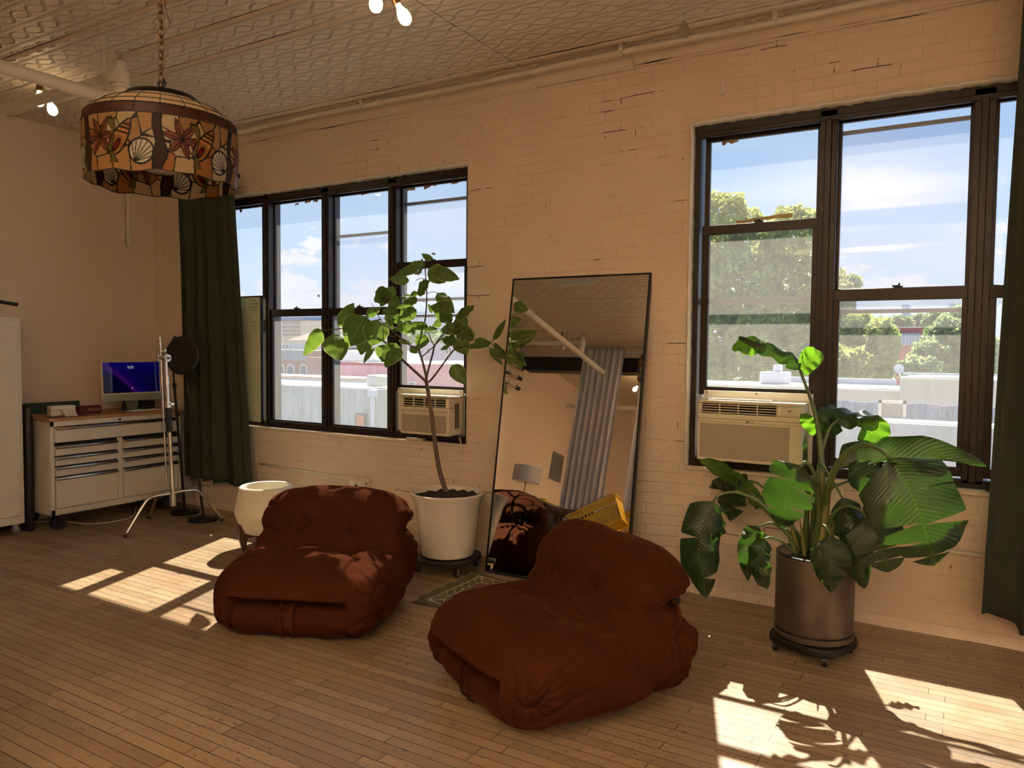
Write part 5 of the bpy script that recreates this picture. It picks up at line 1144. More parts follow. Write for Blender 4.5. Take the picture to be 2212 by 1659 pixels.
# ================================================================== plants
def leaf(mid, width, N, mat, parent, prof='oval', fold=.15, wave=.012, cuts=(), seed=0, nt=26, curl=0, wl=1.0, wr=1.0, ns=5, ragged=0):
    P = smooth_pts(mid, max(2, nt//max(1, len(mid)-1))); n = len(P); N = V(N).normalized(); L = sum((P[i+1]-P[i]).length for i in range(n-1))
    m = MB(); m.uv = []
    def W(t):
        if prof == 'oval': return width*.5*math.sin(PI*min(1, max(0, t))**.85)**.72*(1-.15*t)
        if prof == 'egg': return width*.5*math.sin(PI*min(1, max(0, t**.62)))**.78
        return width*.5*min(1, (t/.10))**.55*min(1, ((1-t)/.32))**.62      # paddle
    def frame(t):
        x = t*(n-1); i = min(n-2, int(x)); f = x-i; p = P[i].lerp(P[i+1], f)
        a = (P[min(n-1, i+1)]-P[max(0, i-1)]).normalized(); b = (P[min(n-1, i+2)]-P[i]).normalized(); T = a.lerp(b, f).normalized()
        nn = (N-T*N.dot(T)); nn = nn.normalized() if nn.length > .05 else V((0, 0, 1)); return p, T, nn
    rr = random.Random(seed)
    for side, ws in ((-1, wl), (1, wr)):
        cs = sorted([c for c in cuts if c[0] == side], key=lambda c: c[1]); bounds = [0]+[c[1] for c in cs]+[1]; deps = [0]+[c[2] for c in cs]+[0]
        for k in range(len(bounds)-1):
            a, b = bounds[k], bounds[k+1]; steps = max(4, int(nt*(b-a)*1.3)); base = len(m.v)
            for i in range(steps+1):
                tt = i/steps
                for j in range(ns+1):
                    s = j/ns
                    t = a+(b-a)*tt
                    # cut: leave a wedge open towards the edge
                    t2 = t+(deps[k]*(1-tt)*s**1.3 if k > 0 else 0)-(deps[k+1]*tt*s**1.3 if k < len(bounds)-2 else 0)
                    p, T, nn = frame(min(1, max(0, t2))); S_ = nn.cross(T).normalized()*side
                    w = W(t2)*s*ws
                    if ragged and s > .8: w *= 1-ragged*abs(mnoise.noise(V((t2*22, seed, side*3))))
                    droop = fold*w*s+curl*w*s*s
                    wv = wave*s*math.sin(t2*21+seed+side)+wave*.8*s*mnoise.noise(V((t2*6, s, seed)))
                    q = p+S_*w-nn*droop+nn*wv+T*(w*.18*s)*(1-t2)
                    m.v.append(tuple(q)); m.uv.append((t2, .5+side*s*.5))
            for i in range(steps):
                for j in range(ns):
                    q = (base+i*(ns+1)+j, base+i*(ns+1)+j+1, base+(i+1)*(ns+1)+j+1, base+(i+1)*(ns+1)+j)
                    m.f.append(q if side > 0 else q[::-1])
    return m.build('leaf', mat, parent, smooth=True)
TOC = lambda p: (CAM-p).normalized()

def planter_pot(t, c, prof, mat, soilr, soilz):
    MB().lathe(prof, c, 72).build('pot', mat, t, smooth='auto')
    g = grid(lambda u, v: V((c.x+soilr*v*math.cos(u*2*PI), c.y+soilr*v*math.sin(u*2*PI), soilz+.012*mnoise.noise(V((v*5*math.cos(u*2*PI), v*5*math.sin(u*2*PI), 1)))*1.6+.03*math.exp(-(v*4)**2))), 60, 24, closed_u=True); g.build('soil', M_SOIL, t, smooth=True)
def caddy(label, c, R, zt, col):
    t = thing('plant_caddy', label, 'plant caddy', c, 0, 'rolling plant caddies')
    m = MB(); n = 64; pl = []
    for i in range(n):
        a = 2*PI*i/n; r = R*(1+.07*math.cos(4*a+col)); pl.append((c.x+r*math.cos(a), c.y+r*math.sin(a), zt-.035))
    m.prism(pl, (0, 0, .035)); m.build('tray', M_BLACK, t, bevel=.006)
    for k in range(4):
        a = -col/4+k*PI/2; x, y = c.x+R*.92*math.cos(a), c.y+R*.92*math.sin(a)
        w = MB(); w.cyl((x-.011, y, .026), (x+.011, y, .026), .026, seg=24); w_ = w.build('caster', M_BLACK, t, smooth='auto')
        m = MB(); m.prism([(x-.014, y-.018, zt-.036), (x-.014, y+.018, zt-.036), (x-.014, y+.010, .018), (x-.014, y-.008, .012)], (.003, 0, 0)); m.prism([(x+.011, y-.018, zt-.036), (x+.011, y+.018, zt-.036), (x+.011, y+.010, .018), (x+.011, y-.008, .012)], (.003, 0, 0)); m.cyl((x-.016, y, .022), (x+.016, y, .022), .006); m.build('caster_fork', M_CHROME, w_)
    return t

# ------------------------------------------------------------------ rubber fig
FC = V((-3.02, -.43, 0)); FY = -.43
def fa(x, y, Y=FY): return on(640+x*.1687, 540+y*.1687, 1, Y)
def fb(x, y, Y=FY): return on(860+x*.2171, 540+y*.2171, 1, Y)
def ficus():
    t = thing('potted_fig_tree', 'tall rubber fig tree in a glossy white pot between the left chair and the mirror', 'potted tree', (FC.x, FC.y, .10))
    planter_pot(t, V((FC.x, FC.y, 0)), [(0, .105), (.165, .105), (.178, .112), (.183, .13), (.205, .30), (.222, .44), (.240, .500), (.252, .520), (.254, .532), (.246, .538), (.234, .532), (.216, .49), (.2, .45)], M_POTW, .224, .505)
    b0 = V((FC.x+.0, FC.y, .50)); F1 = fb(282, 1310)
    trunk = [b0, on(950, 1020, 1, FY), on(940, 960, 1, FY), on(933, 900, 1, FY), F1]
    MB().tube(smooth_pts(trunk, 6), [.017-.004*i/24 for i in range(25)], 14).build('trunk', M_BARK, t, smooth=True)
    def br(pts, r0, r1):
        q = smooth_pts(pts, 6); n = len(q); MB().tube(q, [r0+(r1-r0)*i/(n-1) for i in range(n)], 10).build('branch', M_BARK, t, smooth=True)
    jL = fb(262, 1300, FY); Yl = FY-.10
    br([F1, fb(150, 1190, FY-.02), fb(20, 1072, FY-.06), fa(1170, 1210, Yl), fa(1080, 1140, Yl-.03)], .011, .006)
    br([F1, fb(275, 1240), fb(240, 1100, FY-.02), fb(208, 990, FY-.02), fb(215, 900), fb(240, 800), fb(265, 720), fb(285, 480, FY-.03), fb(270, 200, FY-.05), fb(268, 105, FY-.05)], .010, .003)
    br([F1, fb(290, 1235), fb(345, 1030, FY+.06), fb(365, 950, FY+.08), fb(440, 840, FY+.05), fb(545, 690, FY+.02)], .009, .003)
    br([F1, fb(320, 1300), fb(400, 1200, FY+.03), fb(550, 1000, FY+.08), fb(640, 968, FY+.10), fb(760, 935, FY+.13), fb(930, 930, FY+.15)], .008, .003)
    br([fb(208, 990, FY-.02), fa(1470, 1230, FY-.05), fa(1300, 1090, FY-.1), fa(1200, 1010, FY-.12), fa(1080, 890, FY-.15), fa(1000, 750, FY-.15), fa(960, 680, FY-.15)], .006, .0015)
    br([fa(1300, 1090, FY-.1), fa(1206, 1100, FY-.1), fa(1192, 900, FY-.1), fa(1195, 700, FY-.1), fa(1180, 520, FY-.12)], .004, .002)
    br([fb(240, 1060), fb(370, 945, FY-.02), fb(470, 830, FY-.05), fb(560, 720, FY-.08), fb(575, 640, FY-.06)], .004, .002)
    br([fa(1460, 900, FY-.02), fa(1410, 720, FY-.02), fa(1370, 500, FY-.05), fa(1400, 420, FY-.05)], .004, .002)
    br([fa(1080, 890, FY-.15), fa(880, 930, FY-.18), fa(630, 997, FY-.22), fa(460, 1020, FY-.25), fa(325, 1020, FY-.26)], .005, .003)
    br([fb(365, 960, FY+.08), fb(330, 900, FY+.05), fb(300, 815, FY+.02)], .004, .002)
    A, B = fa, fb
    LV = [(A, (325, 1020), (85, 1360), 150, -.26), (A, (460, 1080), (575, 1415), 235, -.27), (A, (535, 975), (740, 680), 120, -.22), (A, (885, 845), (655, 1240), 300, -.24), (A, (1045, 895), (965, 1230), 245, -.22), (A, (900, 1060), (825, 1345), 165, -.10),
          (A, (975, 1240), (860, 1455), 60, -.1), (A, (1275, 1185), (1145, 1505), 225, -.24), (A, (1160, 1205), (1115, 1440), 190, -.14), (A, (1190, 520), (1000, 670), 165, -.18), (A, (1255, 475), (1070, 725), 130, -.08), (A, (1445, 400), (1180, 362), 100, -.08),
          (A, (1565, 215), (1250, 335), 85, -.14), (A, (1625, 200), (1455, 160), 100, -.06), (A, (1740, 128), (1605, 45), 70, .0), (A, (1545, 545), (1710, 400), 150, -.16), (A, (1560, 545), (1455, 580), 50, 0), (A, (1190, 640), (1330, 735), 150, -.15),
          (A, (1545, 620), (1305, 750), 80, -.12), (A, (1385, 580), (1470, 710), 100, .05), (A, (1100, 765), (1320, 800), 95, -.16), (A, (890, 845), (1090, 735), 85, -.14), (A, (1535, 760), (1320, 905), 120, -.14), (A, (1195, 790), (1215, 960), 110, .0),
          (A, (1265, 820), (1330, 965), 90, -.02), (A, (1340, 745), (1515, 880), 120, .04), (A, (1468, 1000), (1245, 1010), 110, -.10), (A, (1440, 960), (1700, 985), 75, -.05), (A, (1390, 900), (1490, 955), 65, .0), (A, (1485, 975), (1510, 1100), 55, .03),
          (A, (1120, 930), (1255, 1005), 70, -.05), (A, (1310, 1155), (1490, 1205), 50, .0), (B, (262, 838), (200, 990), 105, -.04), (B, (130, 955), (190, 1030), 65, -.02), (B, (310, 175), (470, 325), 135, .02), (B, (345, 205), (612, 290), 105, -.12),
          (B, (390, 425), (560, 630), 95, .04), (B, (527, 640), (325, 555), 165, -.14), (B, (300, 590), (345, 575), 70, .0), (B, (572, 668), (765, 555), 80, -.02), (B, (580, 670), (680, 795), 120, .06), (B, (540, 690), (425, 670), 85, .0), (B, (495, 725), (535, 850), 130, .10),
          (B, (632, 740), (520, 850), 85, -.02), (B, (572, 905), (425, 885), 85, -.08), (B, (430, 715), (340, 755), 60, .02), (B, (600, 785), (740, 905), 130, .06), (B, (590, 870), (690, 1045), 125, .10), (B, (505, 955), (418, 995), 35, .02), (B, (535, 1140), (680, 1342), 115, .0),
          (B, (950, 895), (1072, 690), 48, .17), (B, (925, 925), (650, 970), 60, .10), (B, (760, 895), (922, 935), 60, .16), (B, (915, 978), (1038, 1145), 58, .14), (B, (962, 968), (1080, 1095), 80, .18), (B, (280, 765), (130, 738), 65, -.08), (B, (250, 780), (395, 785), 45, .0),
          (A, (1180, 480), (1210, 560), 90, -.02), (A, (1470, 580), (1400, 690), 100, .08), (B, (200, 200), (215, 245), 70, -.02), (B, (250, 110), (205, 160), 60, .0), (B, (700, 800), (745, 900), 60, .12), (B, (950, 930), (1075, 1060), 40, .20)]
    rr = random.Random(11)
    for i, (fn, a, b, w, dy) in enumerate(LV):
        y = FY+dy; tipdy = rr.uniform(-.07, .07); p, q = fn(*a, y), fn(*b, y+tipdy); L = (q-p).length; sc = (.1687 if fn is A else .2171)*((p-CAM).dot(CF))/FPX
        N = TOC(p)+V((rr.uniform(-.45, .45), 0, rr.uniform(-.1, .65))); nn = N.normalized()
        mid = [p, p.lerp(q, .33)+nn*L*rr.uniform(.0, .07), p.lerp(q, .68)+nn*L*rr.uniform(.0, .07), q]
        leaf(mid, w*sc*1.42, N, M_FICUS, t, 'egg', fold=rr.uniform(.05, .35), wave=.004, seed=i, nt=18, ns=4)
    # short petioles joining leaf bases to the nearest twig
    for pts in [[(285, 255), (330, 215)], [(290, 430), (340, 415), (390, 425)], [(285, 300), (230, 280), (180, 300)], [(280, 520), (190, 500)], [(470, 1140), (535, 1140)], [(575, 640), (570, 700)], [(850, 935), (915, 978)], [(925, 930), (962, 968)], [(925, 925), (955, 890)], [(510, 955), (520, 1020)], [(585, 850), (620, 870)], [(268, 180), (200, 190)]]:
        MB().tube([fb(x, y, FY-.02 if x < 700 else FY+.15) for x, y in pts], .0022, 6).build('petiole', M_STEMG, t, smooth=True)
    MB().tube([fa(463, 1020, FY-.25), fa(460, 1080, FY-.27)], .003, 6).build('petiole', M_STEMG, t)
    return t
ficus()
caddy('black rolling plant caddy under the white pot of the fig tree', V((FC.x, FC.y, 0)), .225, .10, 2.6)

# ------------------------------------------------------------------ bird of paradise
BC = V((-.628, -.60, 0))
def bc(x, y, Y): return on(1460+x*.446, 680+y*.446, 1, Y)
def bop():
    t = thing('bird_of_paradise', 'bird of paradise plant with big torn drooping leaves in a dark metal pot at right', 'potted plant', (BC.x, BC.y, .1))
    planter_pot(t, V((BC.x, BC.y, 0)), [(0, .122), (.170, .122), (.182, .128), (.186, .14), (.187, .49), (.183, .502), (.174, .502), (.166, .490), (.163, .44)], M_POTD, .166, .44)
    MB().lathe([(0, .085), (.168, .085), (.186, .094), (.189, .115), (.189, .122), (.15, .122)], V((BC.x, BC.y, 0)), 72).build('saucer', M_POTD, t, smooth='auto')
    MB().lathe([(.174, .499), (.187, .499), (.188, .505), (.180, .509), (.172, .505)], V((BC.x, BC.y, 0)), 72).build('rim', M_DRK, t, smooth='auto')
    def st(pts, r0, r1, mat=M_STEMG, ang=None):
        base = pts[0]; P = [V(base) if isinstance(base, V) else bc(*base)]+[bc(*p) for p in pts[1:]]
        q = smooth_pts(P, 8); n = len(q); MB().tube(q, [r0+(r1-r0)*i/(n-1) for i in range(n)], 12).build('stalk', mat, t, smooth=True)
    def S0(a, r=.08, z=.44): return V((BC.x+r*math.cos(a), BC.y+r*math.sin(a), z))
    st([S0(1.0, .03), (700, 1000, -.56), (708, 760, -.50), (690, 560, -.45), (660, 430, -.42), (600, 265, -.40)], .020, .007)
    st([S0(1.5, .05), (680, 900, -.52), (700, 700, -.45), (740, 560, -.42), (790, 505, -.40)], .014, .006)
    st([S0(-.6, .04), (720, 950, -.62), (750, 800, -.68), (800, 700, -.75), (870, 640, -.80), (930, 632, -.84), (1000, 660, -.88), (1040, 700, -.90)], .020, .007)
    st([S0(.6, .05), (725, 900, -.56), (752, 780, -.50), (780, 745, -.46), (840, 725, -.44)], .014, .006)
    st([S0(-2, .04), (690, 1000, -.66), (682, 850, -.75), (668, 765, -.82), (632, 715, -.86), (600, 730, -.88)], .014, .006)
    st([S0(3.1, .05), (560, 1075, -.62), (455, 965, -.66), (380, 895, -.68), (290, 860, -.70), (212, 872, -.72), (180, 905, -.73)], .012, .006)
    st([S0(2.8, .05), (590, 1060, -.56), (470, 960, -.46), (380, 880, -.39), (325, 845, -.34)], .011, .006)
    st([S0(2.4, .05), (560, 1010, -.5), (475, 890, -.38), (400, 820, -.31), (330, 797, -.27)], .009, .005)
    st([S0(-2.9, .05), (560, 1090, -.68), (480, 1013, -.74), (430, 1015, -.76), (400, 1030, -.77)], .008, .004)
    st([S0(-2.6, .07), (540, 1120, -.70), (470, 1080, -.76), (425, 1085, -.80)], .007, .004)
    st([S0(-1.2, .06), (668, 1080, -.72), (700, 1020, -.80), (735, 1035, -.84), (748, 1068, -.86)], .008, .005)
    st([S0(.2, .05), (690, 740, -.60), (760, 810, -.66), (805, 885, -.70)], .009, .005)
    st([S0(-.4, .06), (740, 1040, -.68), (765, 965, -.74), (820, 925, -.78), (880, 940, -.82), (922, 980, -.85)], .010, .006)
    st([S0(0, .06), (760, 1040, -.6), (790, 1000, -.6), (835, 980, -.58)], .006, .004)
    st([S0(.8, .06), (740, 880, -.45), (800, 820, -.38), (880, 795, -.34)], .008, .005)
    for (a, r, x, y, Y, w0, w1, m_) in [(0, .02, 705, 745, -.55, .034, .012, M_STEMY), (-1, .05, 740, 830, -.62, .036, .012, M_STEMY), (2, .05, 672, 860, -.58, .026, .010, M_STEMG), (3, .06, 650, 800, -.60, .022, .008, M_STEMG), (-2.4, .09, 530, 1035, -.68, .020, .006, M_STEMG), (-2.8, .08, 560, 1020, -.62, .022, .008, M_STEMY), (2.2, .07, 625, 700, -.55, .014, .004, M_STEMG), (-.3, .07, 770, 980, -.64, .018, .006, M_STEMY), (-1.9, .09, 600, 990, -.70, .012, .003, M_STEMY)]:
        b = S0(a, r); e = bc(x, y, Y); MB().tube(smooth_pts([b, b.lerp(e, .4)+V((0, 0, .02)), e], 8), [w0+(w1-w0)*i/16 for i in range(17)], 12).build('stalk', m_, t, smooth=True)
    k = .446
    YL = {2, 3, 5, 7, 12, 16, 19, 21}
    def lf(pts, wpx, N=None, **kw):
        P = [bc(*p) for p in pts]; sc = k*((P[0]-CAM).dot(CF))/FPX
        n = TOC(P[0]) if N is None else V(N); return leaf(P, wpx*sc*1.12, n, M_BOPY if kw.get('seed') in YL else M_BOP, t, kw.pop('prof', 'paddle'), nt=44, ns=8, **kw)
    T0 = lambda x, z: TOC(BC+V((0, 0, 1)))+V((x, 0, z))
    lf([(600, 265, -.40), (560, 205, -.42), (450, 155, -.45), (305, 108, -.50)], 80, T0(.1, .5), fold=.5, wave=.012, seed=1, wl=.5, wr=1.0)
    lf([(440, 155, -.45), (380, 150, -.47), (320, 150, -.50), (272, 165, -.52)], 95, T0(-.2, .2), fold=.1, seed=2, prof='oval')
    lf([(598, 268, -.40), (630, 250, -.36), (665, 222, -.32), (714, 188, -.28)], 110, T0(0, -.3), fold=-.3, seed=3, wl=.6, wr=1.2)
    lf([(690, 450, -.34), (740, 470, -.36), (850, 492, -.40), (985, 492, -.45)], 130, T0(.0, .9), fold=.5, seed=4, wl=.7, wr=1.0)
    lf([(980, 488, -.45), (965, 540, -.44), (940, 580, -.43), (880, 600, -.42)], 150, T0(.2, 0), fold=.1, seed=5, prof='oval')
    lf([(795, 525, -.40), (760, 545, -.38), (720, 560, -.36), (692, 572, -.35)], 75, T0(0, -.2), fold=.2, seed=6)
    lf([(695, 560, -.35), (660, 545, -.36), (632, 510, -.37), (606, 478, -.38)], 60, T0(-.2, .1), fold=.2, seed=7)
    lf([(1040, 700, -.90), (1110, 810, -.93), (1175, 950, -.94), (1220, 1090, -.93), (1255, 1215, -.90)], 375, T0(.10, .15), fold=.12, wave=.010, seed=8, cuts=[(1, .34, .008), (1, .62, .05), (-1, .60, .045), (-1, .76, .035), (1, .90, .02), (-1, .90, .02)], curl=.1)
    lf([(1035, 700, -.90), (1030, 740, -.90), (1000, 790, -.90), (985, 800, -.90)], 60, T0(-.8, .2), fold=.2, seed=9)
    lf([(790, 742, -.46), (900, 712, -.42), (1040, 694, -.40), (1250, 692, -.40), (1506, 735, -.42)], 150, T0(0, .2), fold=-.1, wave=.008, seed=10, wl=.15, wr=1.25, curl=.2)
    lf([(840, 722, -.46), (890, 760, -.47), (950, 810, -.48), (975, 830, -.48)], 150, T0(0, .0), fold=.1, seed=11, prof='oval')
    lf([(870, 790, -.34), (920, 820, -.34), (960, 860, -.35), (985, 890, -.36)], 75, T0(.2, .0), fold=.1, seed=12)
    lf([(600, 730, -.84), (565, 795, -.84), (533, 900, -.82), (508, 1030, -.78)], 225, T0(-.1, .05), fold=.15, wave=.010, seed=13, cuts=[(-1, .38, .04), (1, .45, .03), (1, .75, .03), (-1, .8, .02)], ragged=.3)
    lf([(180, 905, -.73), (132, 1000, -.78), (112, 1120, -.80), (125, 1240, -.79), (152, 1370, -.76)], 165, T0(.1, .2), fold=.2, wave=.014, seed=14, cuts=[(-1, .42, .03), (1, .82, .03)], curl=.2)
    lf([(185, 915, -.73), (200, 980, -.72), (212, 1040, -.72), (215, 1080, -.72)], 70, T0(.8, .3), fold=.3, seed=15)
    lf([(325, 845, -.34), (250, 795, -.27), (180, 745, -.24), (112, 704, -.22)], 100, T0(.1, .3), fold=.35, seed=16, wl=1.1, wr=.35)
    lf([(310, 825, -.32), (260, 815, -.27), (210, 815, -.25), (160, 835, -.24)], 60, T0(0, .3), fold=.3, seed=17)
    lf([(275, 840, -.26), (272, 890, -.22), (270, 940, -.20), (262, 998, -.19)], 130, T0(0, .1), fold=.1, seed=18, prof='oval', cuts=[(1, .6, .05)])
    lf([(325, 805, -.28), (365, 860, -.30), (400, 910, -.33), (412, 940, -.35)], 60, T0(.2, .1), fold=.3, seed=19)
    lf([(400, 1030, -.77), (365, 1080, -.80), (345, 1160, -.81), (352, 1290, -.80)], 80, T0(.3, .1), fold=.4, wave=.015, seed=20)
    lf([(400, 1045, -.76), (400, 1100, -.76), (385, 1150, -.76), (365, 1200, -.77)], 60, T0(-.3, .1), fold=.3, seed=21)
    lf([(425, 1085, -.80), (400, 1150, -.82), (405, 1240, -.83), (442, 1330, -.82)], 95, T0(-.2, .1), fold=.3, wave=.014, seed=22)
    lf([(748, 1068, -.86), (748, 1140, -.90), (746, 1240, -.90), (745, 1345, -.87)], 185, T0(-.1, .15), fold=.2, wave=.008, seed=23, prof='oval', cuts=[(1, .6, .04), (1, .85, .02), (-1, .88, .02)], ragged=.12)
    lf([(805, 885, -.70), (850, 1000, -.74), (895, 1180, -.76), (908, 1325, -.75)], 125, T0(.2, .1), fold=.5, seed=24)
    lf([(922, 980, -.85), (965, 1060, -.88), (1005, 1150, -.88), (1032, 1245, -.86)], 225, T0(0, .15), fold=.1, wave=.006, seed=25, cuts=[(1, .25, .03), (1, .45, .04), (1, .62, .04), (-1, .62, .05), (-1, .8, .02), (1, .8, .02)], ragged=.12)
    lf([(905, 935, -.70), (950, 945, -.70), (1010, 985, -.70), (1052, 1042, -.71)], 90, T0(0, .4), fold=.2, seed=26)
    lf([(915, 975, -.84), (915, 1010, -.83), (900, 1045, -.82), (880, 1075, -.82)], 55, T0(-.5, .1), fold=.3, seed=27)
    lf([(765, 1062, -.80), (790, 1050, -.80), (820, 1045, -.80), (850, 1050, -.80)], 35, T0(0, .4), fold=.2, seed=28)
    lf([(800, 960, -.50), (790, 990, -.50), (785, 1020, -.50), (780, 1050, -.50)], 100, T0(0, .1), fold=.1, seed=29, prof='oval')
    lf([(625, 770, -.56), (626, 700, -.55), (625, 640, -.54), (624, 578, -.53)], 18, T0(0, .1), fold=.3, seed=30)
    lf([(345, 800, -.37), (337, 780, -.37), (330, 775, -.37), (325, 785, -.37)], 14, T0(0, .1), fold=.3, seed=31)
bop()
caddy('black rolling plant caddy under the dark metal pot of the bird of paradise', V((BC.x, BC.y, 0)), .200, .085, 4.4)
# ================================================================== the view outside
ZG = -9.0
def wallmat(name, c, c2, streak=.35, brick=False, rough=.85):
    t = NT(name); co = t.coord(); st = t.noise(t.mapping(co, (1.6, 1.6, .22)), 1.3, 6, .65); f = t.noise(co, .9, 5, .6)
    col = t.mix(t.ramp(st, [(.38, 0), (.68, 1)]), c, c2); col = t.mix(t.math('MULTIPLY', f, streak), col, tuple(x*.62 for x in c))
    if brick:
        sp = t.N('ShaderNodeSeparateXYZ'); t.L(co, sp.inputs[0]); cb = t.N('ShaderNodeCombineXYZ'); t.L(t.math('ADD', sp.outputs[0], sp.outputs[1]), cb.inputs[0]); t.L(sp.outputs[2], cb.inputs[1])
        br = t.N('ShaderNodeTexBrick'); t.L(cb.outputs[0], br.inputs['Vector']); br.inputs['Scale'].default_value = 1; br.inputs['Brick Width'].default_value = .4; br.inputs['Row Height'].default_value = .2; br.inputs['Mortar Size'].default_value = .012
        col = t.mix(t.math('MULTIPLY', br.outputs['Fac'], .6), col, tuple(x*.7 for x in c))
    return t.done(t.bsdf(col, rough))
E_STUC = wallmat('grey_stucco', (.64, .64, .58), (.30, .31, .29), .6); E_BLUE = wallmat('blue_grey_render', (.48, .52, .62), (.40, .44, .55)); E_PINK = wallmat('pink_render', (.74, .30, .36), (.60, .22, .27)); E_BRK = wallmat('old_red_brick', (.40, .20, .15), (.32, .15, .12), .3)
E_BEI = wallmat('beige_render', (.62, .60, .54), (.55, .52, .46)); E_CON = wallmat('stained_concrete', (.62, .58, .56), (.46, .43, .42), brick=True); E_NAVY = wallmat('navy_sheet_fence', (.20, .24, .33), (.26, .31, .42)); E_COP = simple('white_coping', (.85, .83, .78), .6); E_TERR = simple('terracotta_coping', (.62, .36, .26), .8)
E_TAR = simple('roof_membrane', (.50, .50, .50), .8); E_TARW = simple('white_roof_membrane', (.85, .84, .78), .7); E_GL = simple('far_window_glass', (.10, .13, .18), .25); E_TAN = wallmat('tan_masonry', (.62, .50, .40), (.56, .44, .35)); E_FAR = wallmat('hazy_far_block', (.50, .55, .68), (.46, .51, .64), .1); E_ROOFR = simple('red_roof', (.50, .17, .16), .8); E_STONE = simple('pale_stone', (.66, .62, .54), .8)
gt = NT('street_ground'); G_ = gt.done(gt.bsdf(gt.mix(gt.noise(gt.coord(), .15, 4), (.22, .22, .21), (.30, .30, .28)), .9))
tag(MB().box((-400, .8, ZG-.5), (300, 700, ZG)).build('street_ground', G_, None), 'grey street level ground far below the windows', 'ground')['kind'] = 'structure'
def ebox(x0, x1, ytop, Y, depth, ybot=None):
    "a block whose front face at distance Y spans x0..x1 and tops out at ytop"
    a = on(x0, ytop, 1, Y); b = on(x1, ytop, 1, Y); z = (a.z+b.z)/2; zb = ZG if ybot is None else on((x0+x1)/2, ybot, 1, Y).z
    return V((a.x, Y, zb)), V((b.x, Y+depth, z))
def building(label, x0, x1, ytop, Y, depth, mat, roof=E_TAR, coping=None, cat='building', xl=0, xr=0):
    lo, hi = ebox(x0, x1, ytop, Y, depth); lo.x -= xl; hi.x += xr
    t = thing('building', label, cat, ((lo.x+hi.x)/2, Y, ZG)); MB().box(lo, hi).build('wall', mat, t); MB().box((lo.x+.2, lo.y+.25, hi.z-.02), (hi.x-.2, hi.y-.2, hi.z+.02)).build('roof', roof, t)
    if coping:
        m = MB(); L = hi.x-lo.x; n = max(2, int(L/.75))
        for i in range(n):
            a = lo.x+L*i/n; m.box((a+.01, Y-.06, hi.z-.01), (a+L/n-.01, Y+.26, hi.z+.06+.02*math.sin(i*2.3)))
        m.build('coping', coping, t, bevel=.02)
    return t, lo, hi
def win(t, x0, x1, y0, y1, Y, frame=E_STONE, g=E_GL, fw=.06, mull=0):
    a = on(x0, y0, 1, Y); b = on(x1, y1, 1, Y); o = MB(); o.box((a.x-fw, Y-.08, b.z-fw), (b.x+fw, Y+.05, a.z+fw)); w = o.build('window', frame, t)
    MB().box((a.x, Y-.10, b.z), (b.x, Y-.02, a.z)).build('pane', g, w)
    for i in range(1, mull+1):
        x = a.x+(b.x-a.x)*i/(mull+1); MB().box((x-fw*.4, Y-.12, b.z), (x+fw*.4, Y-.09, a.z)).build('glazing_bar', frame, w)
# -------- seen through the left window
t, lo, hi = building('grey stained stucco building with an orange door across the yard', 560, 812, 836, 20, 4, E_STUC, E_TAR, E_COP, xl=6)
a = on(770, 893, 1, 20); b = on(793, 925, 1, 20); d = MB().box((a.x, 19.9, b.z-1.4), (b.x, 20.05, a.z)).build('door_frame', simple('dark_door_frame', (.12, .13, .14), .6), t); a2 = on(771.5, 896, 1, 19.9); b2 = on(787, 925, 1, 19.9); MB().box((a2.x, 19.84, b2.z-1.3), (b2.x, 19.92, a2.z)).build('orange_door', simple('orange_door', (.60, .22, .09), .6), d)
p = on(805, 857, 1, 19.85); m = MB().cyl((p.x, 19.85, ZG), (p.x, 19.85, p.z), .10, seg=12); m.box((p.x-.18, 19.72, p.z), (p.x+.18, 19.98, p.z+.28)); m.build('downspout', simple('pale_grey_pipe', (.66, .66, .68), .5), t)
lo2, hi2 = ebox(788, 811, 810, 20.3, 1.0, 836); MB().box(lo2, hi2).build('parapet_block', E_STONE, t, bevel=.12)
building('blue grey parapet building with terracotta coping behind the grey stucco building', 560, 788, 816, 25, 3, E_BLUE, E_TAR, E_TERR, xl=8)
t, lo, hi = building('pink rendered building with a pale flat roof behind the fig tree', 728, 1008, 787, 29, 12, E_PINK, E_TARW, E_TERR, xr=4)
win(t, 887, 897, 826, 834, 29, E_COP)
m = MB(); c = on(790, 778, 1, 33); m.prism([(c.x-2.2, 32, hi.z), (c.x+2.4, 32, hi.z), (c.x+1.6, 32, hi.z+.55), (c.x-1.2, 32, hi.z+.75)], (0, 3, 0)); m.build('roof_hatch', E_TARW, t)
m = MB(); c = on(835, 779, 1, 35); m.prism([(c.x-1.4, 34, hi.z), (c.x+1.8, 34, hi.z), (c.x+.9, 34, hi.z+.7), (c.x-.6, 34, hi.z+.8)], (0, 3, 0)); m.build('skylight', simple('dark_skylight', (.12, .14, .20), .3), t)
t, lo, hi = building('old brick building with arched windows in the left window', 560, 664, 757, 42, 8, E_BRK, E_TAR, None, xl=10)
z1 = on(620, 779, 1, 42).z; MB().box((lo.x, 41.9, z1), (hi.x, 42.1, hi.z+.05)).build('parapet_band', simple('dark_grey_band', (.26, .28, .32), .8), t)
